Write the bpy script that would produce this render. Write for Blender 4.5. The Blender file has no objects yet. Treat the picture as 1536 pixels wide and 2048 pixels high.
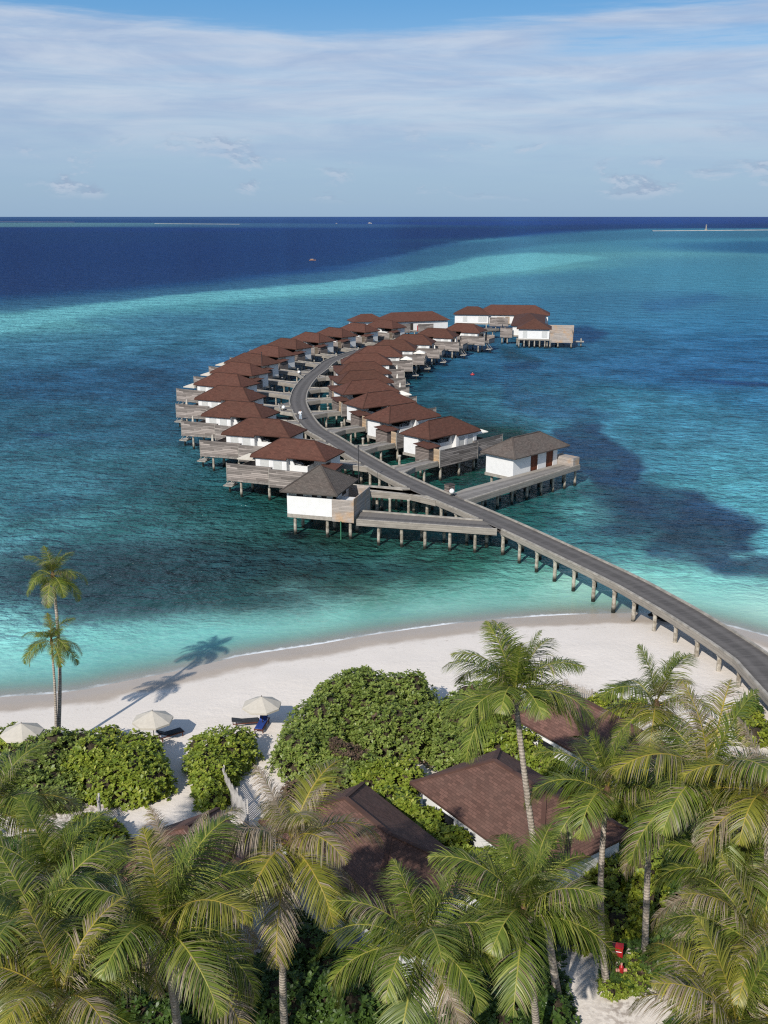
import bpy, math, random
import numpy as np
from mathutils import Vector, Matrix

random.seed(7)
RNG = np.random.default_rng(11)
SC = bpy.context.scene
COL = SC.collection
R = math.radians

# ------------------------------------------------------------------ camera model (survey of the photograph)
F, H = 2050.0, 36.0
PITCH = math.atan(593.0 / F)
CP, SP = math.cos(PITCH), math.sin(PITCH)


def ray(px, py):
    u = (px - 768) / F
    v = (1024 - py) / F
    return u, CP + v * SP, -SP + v * CP


def P(px, py, z=0.0):
    d = ray(px, py)
    t = (z - H) / d[2]
    return Vector((d[0] * t, d[1] * t, z))


def PY(px, py, Y):
    d = ray(px, py)
    t = Y / d[1]
    return Vector((d[0] * t, Y, H + d[2] * t))


def proj(x, y, z=0.0):
    zz = z - H
    w = y * CP - zz * SP
    vv = y * SP + zz * CP
    return 768 + F * x / w, 1024 - F * vv / w


# ------------------------------------------------------------------ object helpers
def tag(o, label=None, cat=None, group=None, kind=None):
    if label: o['label'] = label
    if cat: o['category'] = cat
    if group: o['group'] = group
    if kind: o['kind'] = kind
    return o


def empty(name, loc=(0, 0, 0), rz=0.0):
    o = bpy.data.objects.new(name, None)
    COL.objects.link(o)
    o.location = loc
    o.rotation_euler = (0, 0, rz)
    o.empty_display_size = 0.3
    return o


def copy_tree(o, parent=None):
    c = o.copy()
    COL.objects.link(c)
    c.parent = parent
    for ch in list(o.children):
        copy_tree(ch, c)
    return c


class MB:
    """collects faces for one mesh; optional mirror of the local y axis"""

    def __init__(self, my=1):
        self.v, self.f, self.m, self.uv = [], [], [], []
        self.my = my

    def face(self, pts, mat=0, uv=None):
        n = len(self.v)
        pts = [(p[0], p[1] * self.my, p[2]) for p in pts]
        idx = list(range(n, n + len(pts)))
        uvs = list(uv) if uv else [(0, 0)] * len(pts)
        if self.my < 0:
            idx.reverse(); uvs.reverse()
        self.v += pts
        self.f.append(idx); self.m.append(mat); self.uv.append(uvs)

    def box(self, x0, x1, y0, y1, z0, z1, mat=0):
        a = [(x0, y0, z0), (x1, y0, z0), (x1, y1, z0), (x0, y1, z0), (x0, y0, z1), (x1, y0, z1), (x1, y1, z1), (x0, y1, z1)]
        for q in ((3, 2, 1, 0), (4, 5, 6, 7), (0, 1, 5, 4), (1, 2, 6, 5), (2, 3, 7, 6), (3, 0, 4, 7)):
            self.face([a[i] for i in q], mat)

    def bar(self, p, q, w, h, mat=0):
        """box beam from p to q (centre line of its top), width w, depth h downwards"""
        p, q = Vector(p), Vector(q)
        d = q - p
        s = Vector((-d.y, d.x, 0)).normalized() * (w / 2)
        dn = Vector((0, 0, -h))
        a = [p - s + dn, q - s + dn, q + s + dn, p + s + dn, p - s, q - s, q + s, p + s]
        for k in ((3, 2, 1, 0), (4, 5, 6, 7), (0, 1, 5, 4), (1, 2, 6, 5), (2, 3, 7, 6), (3, 0, 4, 7)):
            self.face([a[i] for i in k], mat)

    def prism(self, poly, z0, z1, mat=0):
        n = len(poly)
        self.face([(x, y, z1) for x, y in poly], mat, [(x, y) for x, y in poly])
        self.face([(x, y, z0) for x, y in reversed(poly)], mat)
        for i in range(n):
            (x0, y0), (x1, y1) = poly[i], poly[(i + 1) % n]
            self.face([(x0, y0, z0), (x1, y1, z0), (x1, y1, z1), (x0, y0, z1)], mat)

    def tube(self, pts, rads, n=8, mat=0, cap=True):
        rings = []
        for i, p in enumerate(pts):
            p = Vector(p)
            a = Vector(pts[max(i - 1, 0)]); b = Vector(pts[min(i + 1, len(pts) - 1)])
            t = (b - a).normalized()
            ref = Vector((1, 0, 0)) if abs(t.x) < 0.8 else Vector((0, 1, 0))
            e1 = t.cross(ref).normalized(); e2 = t.cross(e1).normalized()
            r = rads[i] if hasattr(rads, '__len__') else rads
            rings.append([p + (e1 * math.cos(2 * math.pi * k / n) - e2 * math.sin(2 * math.pi * k / n)) * r for k in range(n)])
        for i in range(len(rings) - 1):
            for k in range(n):
                self.face([rings[i][k], rings[i][(k + 1) % n], rings[i + 1][(k + 1) % n], rings[i + 1][k]], mat)
        if cap:
            self.face(list(reversed(rings[0])), mat)
            self.face(rings[-1], mat)

    def hip(self, x0, x1, y0, y1, z, rise, inset, th=0.14, mat=0):
        ym = (y0 + y1) / 2
        ra, rb = (x0 + inset, ym, z + rise), (x1 - inset, ym, z + rise)
        c = [(x0, y0, z), (x1, y0, z), (x1, y1, z), (x0, y1, z)]
        sl = math.hypot((y1 - y0) / 2, rise)
        se = math.hypot(inset, rise)
        L = x1 - x0; W = y1 - y0
        self.face([c[0], c[1], rb, ra], mat, [(0, 0), (L, 0), (L - inset, sl), (inset, sl)])
        self.face([c[2], c[3], ra, rb], mat, [(0, 0), (L, 0), (L - inset, sl), (inset, sl)])
        self.face([c[1], c[2], rb], mat, [(0, 0), (W, 0), (W / 2, se)])
        self.face([c[3], c[0], ra], mat, [(0, 0), (W, 0), (W / 2, se)])
        for i in range(4):
            p, q = c[i], c[(i + 1) % 4]
            self.face([(p[0], p[1], z - th), (q[0], q[1], z - th), q, p], mat)
        self.face([(p[0], p[1], z - th) for p in reversed(c)], mat)

    def cone(self, x, y, z0, r, z1, n=8, mat=0, rot=0.0):
        ring = [(x + r * math.cos(rot + 2 * math.pi * k / n), y + r * math.sin(rot + 2 * math.pi * k / n), z0) for k in range(n)]
        for k in range(n):
            self.face([ring[k], ring[(k + 1) % n], (x, y, z1)], mat)

    def build(self, name, mats, parent=None, smooth=False, loc=None, rz=None, weld=False):
        me = bpy.data.meshes.new(name)
        me.from_pydata(self.v, [], self.f)
        mats = mats if isinstance(mats, (list, tuple)) else [mats]
        for m in mats: me.materials.append(m)
        if len(mats) > 1: me.polygons.foreach_set('material_index', self.m)
        ul = me.uv_layers.new(name='UVMap')
        flat = [c for f in self.uv for u in f for c in u]
        ul.data.foreach_set('uv', flat)
        if smooth: me.polygons.foreach_set('use_smooth', [True] * len(self.f))
        me.update()
        if weld:
            import bmesh
            bm = bmesh.new(); bm.from_mesh(me)
            bmesh.ops.remove_doubles(bm, verts=bm.verts, dist=1e-4)
            bm.to_mesh(me); bm.free()
        o = bpy.data.objects.new(name, me)
        COL.objects.link(o)
        if parent: o.parent = parent
        if loc is not None: o.location = loc
        if rz is not None: o.rotation_euler = (0, 0, rz)
        return o


def np_mesh(name, V, Fq, mats, smooth=False, attrs=None, mat_idx=None):
    """V (n,3), Fq (m,4) quads"""
    me = bpy.data.meshes.new(name)
    n, m = len(V), len(Fq)
    k = Fq.shape[1]
    me.vertices.add(n); me.vertices.foreach_set('co', np.ascontiguousarray(V, np.float32).ravel())
    me.loops.add(m * k); me.loops.foreach_set('vertex_index', np.ascontiguousarray(Fq, np.int32).ravel())
    me.polygons.add(m)
    me.polygons.foreach_set('loop_start', np.arange(0, m * k, k, dtype=np.int32))
    for mt in (mats if isinstance(mats, (list, tuple)) else [mats]): me.materials.append(mt)
    if mat_idx is not None: me.polygons.foreach_set('material_index', mat_idx.astype(np.int32))
    if smooth: me.polygons.foreach_set('use_smooth', np.ones(m, bool))
    me.update(calc_edges=True)
    for nm, (typ, arr) in (attrs or {}).items():
        a = me.attributes.new(nm, typ, 'POINT')
        a.data.foreach_set('color' if 'COLOR' in typ else 'value', np.ascontiguousarray(arr, np.float32).ravel())
    o = bpy.data.objects.new(name, me)
    COL.objects.link(o)
    return o


# ------------------------------------------------------------------ numpy noise
def vnoise(x, y, seed=0):
    xi = np.floor(x).astype(np.int64); yi = np.floor(y).astype(np.int64)
    xf = x - xi; yf = y - yi

    def h(a, b):
        n = (a * 374761393 + b * 668265263 + seed * 974711) & 0xffffffff
        n = ((n ^ (n >> 13)) * 1274126177) & 0xffffffff
        return ((n ^ (n >> 16)) & 0xffff) / 65535.0
    u = xf * xf * (3 - 2 * xf); v = yf * yf * (3 - 2 * yf)
    return (h(xi, yi) * (1 - u) + h(xi + 1, yi) * u) * (1 - v) + (h(xi, yi + 1) * (1 - u) + h(xi + 1, yi + 1) * u) * v


def fbm(x, y, seed=0, octs=4):
    s = 0; a = 0.5; t = 0
    for o in range(octs):
        s = s + a * (vnoise(x * 2 ** o, y * 2 ** o, seed + o * 17) - 0.5); t += a; a *= 0.55
    return s / t * 2   # about -1..1


def sstep(a, b, x):
    t = np.clip((x - a) / (b - a), 0, 1)
    return t * t * (3 - 2 * t)


def srgb(r, g, b):
    f = lambda c: (c / 12.92 if c <= 0.04045 else ((c + 0.055) / 1.055) ** 2.4)
    return f(r / 255), f(g / 255), f(b / 255)


# ------------------------------------------------------------------ materials
def new_mat(name):
    m = bpy.data.materials.new(name)
    m.use_nodes = True
    nt = m.node_tree
    nt.nodes.clear()
    return m, nt


class N:
    """tiny node-building helper"""

    def __init__(self, nt): self.nt = nt

    def __call__(self, typ, **kw):
        n = self.nt.nodes.new('ShaderNode' + typ)
        for k, v in kw.items():
            if k in n.inputs.keys() if isinstance(k, str) else False:
                n.inputs[k].default_value = v
            else:
                setattr(n, k, v)
        return n

    def link(self, a, b): self.nt.links.new(a, b)

    def val(self, sock, x):
        if hasattr(x, 'is_linked') or hasattr(x, 'links'): self.link(x, sock)
        else: sock.default_value = x

    def math(self, op, a, b=0.0, c=None, clamp=False):
        n = self.nt.nodes.new('ShaderNodeMath'); n.operation = op; n.use_clamp = clamp
        self.val(n.inputs[0], a); self.val(n.inputs[1], b)
        if c is not None: self.val(n.inputs[2], c)
        return n.outputs[0]

    def mix(self, fac, a, b, blend='MIX'):
        n = self.nt.nodes.new('ShaderNodeMix'); n.data_type = 'RGBA'; n.blend_type = blend
        self.val(n.inputs['Factor'], fac)
        for s, x in ((n.inputs[6], a), (n.inputs[7], b)):
            if isinstance(x, (tuple, list)): s.default_value = (*x[:3], 1)
            else: self.link(x, s)
        return n.outputs[2]

    def noise(self, vec, scale, detail=3, rough=0.55, lac=2.0, dist=0.0):
        n = self.nt.nodes.new('ShaderNodeTexNoise')
        n.inputs['Scale'].default_value = scale; n.inputs['Detail'].default_value = detail
        n.inputs['Roughness'].default_value = rough; n.inputs['Lacunarity'].default_value = lac
        n.inputs['Distortion'].default_value = dist
        if vec is not None: self.link(vec, n.inputs['Vector'])
        return n.outputs['Fac']

    def mapping(self, vec, scale=(1, 1, 1), rot=(0, 0, 0), loc=(0, 0, 0)):
        n = self.nt.nodes.new('ShaderNodeMapping')
        n.inputs['Scale'].default_value = scale; n.inputs['Rotation'].default_value = rot; n.inputs['Location'].default_value = loc
        self.link(vec, n.inputs['Vector'])
        return n.outputs[0]

    def range(self, x, a, b, c=0.0, d=1.0, smooth=True):
        n = self.nt.nodes.new('ShaderNodeMapRange')
        if smooth: n.interpolation_type = 'SMOOTHSTEP'
        self.val(n.inputs[0], x)
        for i, q in enumerate((a, b, c, d)): self.val(n.inputs[i + 1], q)
        return n.outputs[0]

    def bump(self, h, strength=0.3, dist=0.02):
        n = self.nt.nodes.new('ShaderNodeBump')
        n.inputs['Strength'].default_value = strength; n.inputs['Distance'].default_value = dist
        self.link(h, n.inputs['Height'])
        return n.outputs[0]

    def principled(self, col, rough=0.8, normal=None, spec=0.3):
        n = self.nt.nodes.new('ShaderNodeBsdfPrincipled')
        self.val(n.inputs['Roughness'], rough)
        n.inputs['Specular IOR Level'].default_value = spec
        if isinstance(col, (tuple, list)): n.inputs['Base Color'].default_value = (*col[:3], 1)
        else: self.link(col, n.inputs['Base Color'])
        if normal is not None: self.link(normal, n.inputs['Normal'])
        return n.outputs[0]

    def out(self, s):
        o = self.nt.nodes.new('ShaderNodeOutputMaterial')
        self.link(s, o.inputs['Surface'])

    def coord(self, which='Object'):
        return self.nt.nodes.new('ShaderNodeTexCoord').outputs[which]

    def geo(self, which): return self.nt.nodes.new('ShaderNodeNewGeometry').outputs[which]

    def sep(self, v):
        n = self.nt.nodes.new('ShaderNodeSeparateXYZ'); self.link(v, n.inputs[0]); return n.outputs

    def comb(self, x, y, z):
        n = self.nt.nodes.new('ShaderNodeCombineXYZ')
        for s, q in zip(n.inputs, (x, y, z)): self.val(s, q)
        return n.outputs[0]

    def attr(self, name, out='Color'):
        n = self.nt.nodes.new('ShaderNodeAttribute'); n.attribute_name = name; return n.outputs[out]


def scl(c, k): return tuple(min(1.0, x * k) for x in c)


def mat_plain(name, col, rough=0.8, var=0.12, scale=3.0, spec=0.3, bump=0.0):
    m, nt = new_mat(name); n = N(nt)
    co = n.coord('Object')
    f = n.noise(co, scale, 4)
    c = n.mix(n.range(f, 0.3, 0.7), scl(col, 1 - var), scl(col, 1 + var))
    nm = n.bump(n.noise(co, scale * 8, 3), bump, 0.01) if bump else None
    n.out(n.principled(c, rough, nm, spec))
    return m


def mat_roof(name, col, rowh=0.2, width=0.42, var=0.22):
    m, nt = new_mat(name); n = N(nt)
    uv = n.coord('UV')
    b = nt.nodes.new('ShaderNodeTexBrick')
    n.link(uv, b.inputs['Vector'])
    b.inputs['Color1'].default_value = (*scl(col, 1 - var), 1); b.inputs['Color2'].default_value = (*scl(col, 1 + var), 1)
    b.inputs['Mortar'].default_value = (*scl(col, 0.55), 1)
    b.inputs['Scale'].default_value = 1.0; b.inputs['Mortar Size'].default_value = 0.012
    b.inputs['Mortar Smooth'].default_value = 0.3
    b.inputs['Brick Width'].default_value = width; b.inputs['Row Height'].default_value = rowh
    b.offset = 0.37
    d = n.noise(n.coord('Object'), 0.55, 5, 0.65)
    fine = n.noise(uv, 9, 3)
    c = n.mix(n.range(d, 0.3, 0.75), b.outputs['Color'], n.mix(0.4, b.outputs['Color'], scl((col[0], col[1] * 1.2, col[2] * 1.25), 1.1)))
    c = n.mix(n.range(fine, 0.35, 0.8, 0, 0.35), c, scl(col, 0.6))
    hgt = n.math('ADD', n.math('MULTIPLY', b.outputs['Fac'], -1.0), n.math('MULTIPLY', fine, 0.5))
    rnd = n.nt.nodes.new('ShaderNodeObjectInfo').outputs['Random']
    c = n.mix(1.0, c, n.comb(n.range(rnd, 0, 1, 0.9, 1.1), n.range(rnd, 0, 1, 0.92, 1.08), n.range(rnd, 0, 1, 0.92, 1.1)), 'MULTIPLY')
    n.out(n.principled(c, 0.85, n.bump(hgt, 0.5, 0.015), 0.25))
    return m


def mat_planks(name, col, axis=2, pitch=0.15, gap=0.12, var=0.35, grain=(0.6, 0.6, 14), warm=None, rough=0.8, stain=0.35):
    """boards repeated along an axis of the object's own space"""
    m, nt = new_mat(name); n = N(nt)
    co = n.coord('Object')
    s = n.sep(co)
    t = n.math('DIVIDE', s[axis], pitch)
    fr = n.math('FRACT', t)
    idx = n.math('FLOOR', t)
    seg = n.math('FLOOR', n.math('DIVIDE', n.math('ADD', s[0 if axis != 0 else 1], n.math('MULTIPLY', idx, 1.37)), 2.4))
    wn = nt.nodes.new('ShaderNodeTexWhiteNoise'); wn.noise_dimensions = '2D'
    n.link(n.comb(idx, seg, 0.0), wn.inputs['Vector'])
    g = n.noise(n.mapping(co, grain), 2.0, 4, 0.6)
    big = n.noise(co, 0.5, 4, 0.6)
    c = n.mix(wn.outputs['Value'], scl(col, 1 - var), scl(col, 1 + var))
    c = n.mix(n.range(g, 0.3, 0.75, 0, 0.55), c, scl(col, 0.55))
    if warm: c = n.mix(n.range(big, 0.45, 0.7, 0, 0.8), c, warm)
    c = n.mix(n.range(big, 0.25, 0.5, stain, 0.0), c, scl(col, 0.4))
    isgap = n.math('LESS_THAN', fr, gap)
    c = n.mix(n.math('MULTIPLY', isgap, 0.8), c, scl(col, 0.12))
    h = n.math('SUBTRACT', n.math('MULTIPLY', g, 0.3), isgap)
    n.out(n.principled(c, rough, n.bump(h, 0.5, 0.015), 0.2))
    return m


def mat_pile(name):
    m, nt = new_mat(name); n = N(nt)
    pos = n.geo('Position')
    z = n.sep(pos)[2]
    nz = n.noise(pos, 2.2, 4, 0.6)
    c = n.mix(n.range(nz, 0.35, 0.65), (0.42, 0.38, 0.32), (0.2, 0.17, 0.13))
    zz = n.math('ADD', z, n.math('MULTIPLY', n.math('SUBTRACT', nz, 0.5), 0.9))
    c = n.mix(n.range(zz, 0.25, 0.75), (0.018, 0.02, 0.016), c)
    c = n.mix(n.range(zz, 2.0, 2.6), c, (0.5, 0.47, 0.42))
    n.out(n.principled(c, 0.85, n.bump(nz, 0.4, 0.03), 0.2))
    return m


def mat_deck(name, col):
    m, nt = new_mat(name); n = N(nt)
    uv = n.coord('UV')
    s = n.sep(uv)           # x along in metres, y across -1..1
    pl = n.math('FLOOR', n.math('DIVIDE', s[0], 0.16))
    wn = nt.nodes.new('ShaderNodeTexWhiteNoise'); wn.noise_dimensions = '1D'
    n.link(pl, wn.inputs['W'])
    c = n.mix(wn.outputs['Value'], scl(col, 0.85), scl(col, 1.15))
    # two paler wheel tracks worn by the buggies
    d = n.math('ABSOLUTE', n.math('SUBTRACT', n.math('ABSOLUTE', s[1]), 0.45))
    wear = n.range(d, 0.05, 0.3, 1, 0)
    bn = n.noise(n.geo('Position'), 0.7, 4, 0.6)
    c = n.mix(n.math('MULTIPLY', wear, n.range(bn, 0.3, 0.7, 0.2, 0.55)), c, scl(col, 1.9))
    c = n.mix(n.range(bn, 0.45, 0.75, 0, 0.5), c, scl(col, 0.6))
    edge = n.range(n.math('ABSOLUTE', s[1]), 0.8, 0.98, 0, 0.5)
    c = n.mix(edge, c, scl((col[0], col[1] * 0.97, col[2] * 0.9), 2.2))
    n.out(n.principled(c, 0.85, n.bump(n.noise(n.mapping(uv, (6, 1, 1)), 3, 3), 0.3, 0.01), 0.2))
    return m


def mat_leaf(name, c1, c2, c3, trans=0.3, rough=0.45, dry=None):
    m, nt = new_mat(name); n = N(nt)
    r = n.geo('Random Per Island')
    c = n.mix(n.range(r, 0.0, 0.55, smooth=False), c1, c2)
    c = n.mix(n.range(r, 0.72, 1.0, smooth=False), c, c3)
    big = n.noise(n.geo('Position'), 0.9, 3)
    c = n.mix(n.range(big, 0.35, 0.7, 0, 0.45), c, scl(c1, 0.75))
    if dry:
        a = n.attr('dry', 'Fac')
        dc = n.mix(r, dry[0], dry[1])
        c = n.mix(n.math('MINIMUM', a, 1.0), c, dc)
        yl = n.math('SUBTRACT', a, 1.0, clamp=True)      # dry > 1: yellow rib
        c = n.mix(yl, c, dry[2])
    d = n.principled(c, rough, None, 0.35)
    t = nt.nodes.new('ShaderNodeBsdfTranslucent')
    n.link(n.mix(1.0, c, (1.25, 1.2, 0.5), 'MULTIPLY'), t.inputs['Color'])
    mx = nt.nodes.new('ShaderNodeMixShader'); mx.inputs[0].default_value = trans
    n.link(d, mx.inputs[1]); n.link(t.outputs[0], mx.inputs[2])
    n.out(mx.outputs[0])
    return m


M = {}
M['white'] = mat_plain('white_render', (0.68, 0.67, 0.65), 0.75, 0.035, 1.5)
M['plinth'] = mat_plain('grey_plinth', (0.3, 0.27, 0.23), 0.85, 0.15)
M['roof'] = mat_roof('brown_shingle', srgb(88, 57, 46))
M['roofland'] = mat_roof('bungalow_shingle', srgb(106, 77, 67), 0.17, 0.36, 0.3)
M['roofgrey'] = mat_roof('grey_brown_shingle', srgb(98, 87, 80), 0.17, 0.3, 0.28)
M['slat'] = mat_planks('weathered_boards', (0.27, 0.232, 0.208), 2, 0.24, 0.16, 0.55)
M['slatdark'] = mat_planks('dark_slats', (0.2, 0.165, 0.145), 2, 0.2, 0.25, 0.45)
M['slatwarm'] = mat_planks('new_boards', (0.42, 0.31, 0.21), 2, 0.16, 0.08, 0.25, warm=(0.48, 0.3, 0.15), stain=0.1)
M['slatpink'] = mat_planks('silvered_boards', (0.4, 0.35, 0.31), 2, 0.17, 0.08, 0.2, warm=(0.45, 0.28, 0.15), stain=0.1)
M['deckwood'] = mat_planks('deck_boards', (0.24, 0.215, 0.19), 0, 0.15, 0.08, 0.25, grain=(14, 0.6, 0.6))
M['kerb'] = mat_plain('grey_timber_edge', (0.31, 0.283, 0.245), 0.85, 0.25, 1.3, bump=0.2)
M['fascia'] = mat_planks('fascia_boards', (0.3, 0.268, 0.228), 2, 0.27, 0.05, 0.12, stain=0.3)
M['pier'] = mat_deck('pier_boards', (0.104, 0.095, 0.089))
M['spur'] = mat_deck('spur_boards', (0.19, 0.175, 0.16))
M['pile'] = mat_pile('sea_pile')
M['glass'] = mat_plain('dark_glass', (0.02, 0.022, 0.025), 0.12, 0.1, spec=0.5)
M['blind'] = mat_plain('window_blind', (0.5, 0.5, 0.48), 0.6, 0.05)
M['grey'] = mat_plain('grey_recess', (0.42, 0.4, 0.36), 0.8, 0.08)
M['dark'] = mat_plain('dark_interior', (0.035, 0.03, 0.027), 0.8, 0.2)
M['door'] = mat_planks('red_brown_door', (0.13, 0.035, 0.016), 0, 0.6, 0.02, 0.15, grain=(1, 1, 0.3), rough=0.45, stain=0.2)
M['canvas'] = mat_plain('cream_canvas', (0.5, 0.455, 0.385), 0.85, 0.06)
M['canvaspale'] = mat_plain('pale_canvas', (0.78, 0.73, 0.64), 0.85, 0.04)
M['polewood'] = mat_plain('dark_pole', (0.05, 0.035, 0.025), 0.6, 0.2)
M['lounger'] = mat_plain('charcoal_cloth', (0.035, 0.037, 0.042), 0.8, 0.2)
M['blue'] = mat_plain('blue_cloth', (0.02, 0.05, 0.22), 0.8, 0.15)
M['redwood'] = mat_plain('reddish_wood', (0.11, 0.04, 0.025), 0.6, 0.2)
M['bolster'] = mat_plain('weathered_frame', (0.4, 0.3, 0.22), 0.8, 0.2)
M['picket'] = mat_plain('whitewashed_picket', (0.47, 0.44, 0.41), 0.85, 0.2)
M['picketgrey'] = mat_plain('weathered_picket', (0.36, 0.32, 0.28), 0.85, 0.2)
M['red'] = mat_plain('red_paint', (0.34, 0.014, 0.016), 0.45, 0.12, spec=0.5)
M['redpale'] = mat_plain('faded_red', (0.55, 0.25, 0.2), 0.6, 0.15)
M['whitepaint'] = mat_plain('white_paint', (0.8, 0.8, 0.8), 0.5, 0.03)
M['steel'] = mat_plain('dark_steel', (0.03, 0.03, 0.033), 0.5, 0.2)
M['globe'] = mat_plain('white_globe', (0.82, 0.82, 0.8), 0.35, 0.02)
M['skin'] = mat_plain('skin', (0.25, 0.13, 0.08), 0.6, 0.08)
M['hair'] = mat_plain('black_hair', (0.012, 0.01, 0.009), 0.6, 0.2)
M['bluegrey'] = mat_plain('pale_blue_cotton', (0.42, 0.5, 0.58), 0.85, 0.08)
M['rock'] = mat_plain('dark_rock', (0.035, 0.033, 0.03), 0.9, 0.3, bump=0.6)
M['green'] = mat_plain('green_pipe', (0.04, 0.16, 0.09), 0.5, 0.1)
M['orangeboat'] = mat_plain('orange_hull', (0.4, 0.22, 0.13), 0.5, 0.1)
M['frond'] = mat_leaf('palm_leaflets', (0.055, 0.1, 0.011), (0.158, 0.2, 0.026), (0.36, 0.36, 0.085), 0.24, 0.42,
                      dry=((0.4, 0.33, 0.25), (0.24, 0.17, 0.1), (0.33, 0.31, 0.06)))
M['frondyel'] = mat_leaf('palm_leaflets_yellow', (0.09, 0.112, 0.012), (0.23, 0.225, 0.028), (0.44, 0.38, 0.07), 0.24, 0.42,
                         dry=((0.4, 0.33, 0.26), (0.24, 0.17, 0.1), (0.38, 0.29, 0.05)))
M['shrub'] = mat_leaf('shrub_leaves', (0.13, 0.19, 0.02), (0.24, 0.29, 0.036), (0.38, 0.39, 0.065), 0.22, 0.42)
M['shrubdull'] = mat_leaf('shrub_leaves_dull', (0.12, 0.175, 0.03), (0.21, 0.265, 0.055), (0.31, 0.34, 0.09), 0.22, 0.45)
M['shrubdark'] = mat_leaf('undergrowth_leaves', (0.04, 0.08, 0.015), (0.075, 0.13, 0.025), (0.12, 0.18, 0.04), 0.22, 0.42)  # dark green leaves, shade under the palms put into their colour
M['shrubyel'] = mat_leaf('shrub_leaves_yellow', (0.14, 0.19, 0.018), (0.25, 0.29, 0.03), (0.38, 0.35, 0.045), 0.25, 0.42)
M['vine'] = mat_leaf('dry_twigs', (0.09, 0.05, 0.033), (0.17, 0.11, 0.075), (0.13, 0.12, 0.04), 0.1, 0.8)
M['twig'] = mat_plain('twigs', (0.045, 0.034, 0.02), 0.95, 0.4, 6)
M['litter'] = mat_plain('litter', (0.13, 0.075, 0.04), 0.95, 0.4, 6)


def mat_trunk():
    m, nt = new_mat('palm_bark'); n = N(nt)
    uv = n.coord('Object')
    z = n.sep(uv)[2]
    ring = n.math('SINE', n.math('MULTIPLY', n.math('ADD', z, n.math('MULTIPLY', n.noise(uv, 2.5, 2), 0.12)), 42.0))
    f = n.noise(n.mapping(uv, (3, 3, 0.8)), 3, 4, 0.6)
    c = n.mix(n.range(f, 0.3, 0.7), (0.25, 0.21, 0.165), (0.43, 0.37, 0.31))
    c = n.mix(n.range(ring, 0.4, 1.0, 0, 0.55), c, (0.1, 0.08, 0.06))
    n.out(n.principled(c, 0.9, n.bump(n.math('ADD', ring, f), 0.5, 0.02), 0.15))
    return m


M['trunk'] = mat_trunk()

# ------------------------------------------------------------------ shoreline, terrain
SHORE_PX = [(-900, 1640), (-400, 1490), (-150, 1425), (0, 1394), (100, 1388), (170, 1379), (250, 1362), (330, 1347), (400, 1331), (480, 1312), (560, 1300),
            (640, 1288), (740, 1270), (830, 1257), (900, 1248), (1000, 1238), (1100, 1231), (1200, 1227), (1293, 1226), (1380, 1234),
            (1454, 1251), (1536, 1273), (1700, 1325), (2100, 1460)]
SHORE = np.array([tuple(P(x, y, 0.02))[:2] for x, y in SHORE_PX])


def sdist(x, y):
    """metres inland (+) or seaward (-) of the waterline"""
    best = np.full(x.shape, 1e9); side = np.zeros(x.shape)
    for (ax, ay), (bx, by) in zip(SHORE[:-1], SHORE[1:]):
        dx, dy = bx - ax, by - ay
        t = np.clip(((x - ax) * dx + (y - ay) * dy) / (dx * dx + dy * dy), 0, 1)
        ex, ey = x - (ax + t * dx), y - (ay + t * dy)
        d = ex * ex + ey * ey
        cr = dx * (y - ay) - dy * (x - ax)
        m = d < best
        best = np.where(m, d, best); side = np.where(m, cr, side)
    d = np.sqrt(best)
    return np.where(side > 0, -d, d)


GZ = 1.4


def ground_z(x, y):
    x = np.asarray(x, float); y = np.asarray(y, float)
    d = sdist(x, y)
    up = GZ * (1 - np.exp(-np.clip(d, 0, None) * 0.13 / GZ))
    dn = np.maximum(-0.085 * np.clip(-d, 0, 22) - 0.03 * np.clip(-d - 22, 0, 60), -3.8)
    z = np.where(d > 0, up, dn)
    return z + 0.05 * fbm(x * 0.35, y * 0.35, 5, 3) * np.clip((d - 1.5) / 5, 0, 1)


def gz(x, y): return float(ground_z(np.array([x]), np.array([y]))[0])


def lines(a, b, step, lo, hi, g):
    L = list(np.arange(a, b + 1e-6, step))
    s = step; v = a
    left = []
    while v > lo:
        s *= g; v -= s; left.append(v)
    s = step; v = L[-1]
    right = []
    while v < hi:
        s *= g; v += s; right.append(v)
    return np.array(left[::-1] + L + right)


def grid_faces(nx, ny):
    i = np.arange(nx * ny).reshape(ny, nx)
    return np.stack([i[:-1, :-1], i[:-1, 1:], i[1:, 1:], i[1:, :-1]], -1).reshape(-1, 4)


gx = lines(-45, 48, 0.5, -140, 140, 1.12); gy = lines(34, 100, 0.5, -70, 210, 1.12)
X, Y = np.meshgrid(gx, gy)
xf, yf = X.ravel(), Y.ravel()
tz = ground_z(xf, yf)
td = sdist(xf, yf)
# leaf litter blown under the hedges, well inland
lit = np.clip(fbm(xf * 0.28, yf * 0.28, 21, 4) * 1.6, 0, 1) * sstep(13, 20, td)


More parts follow.
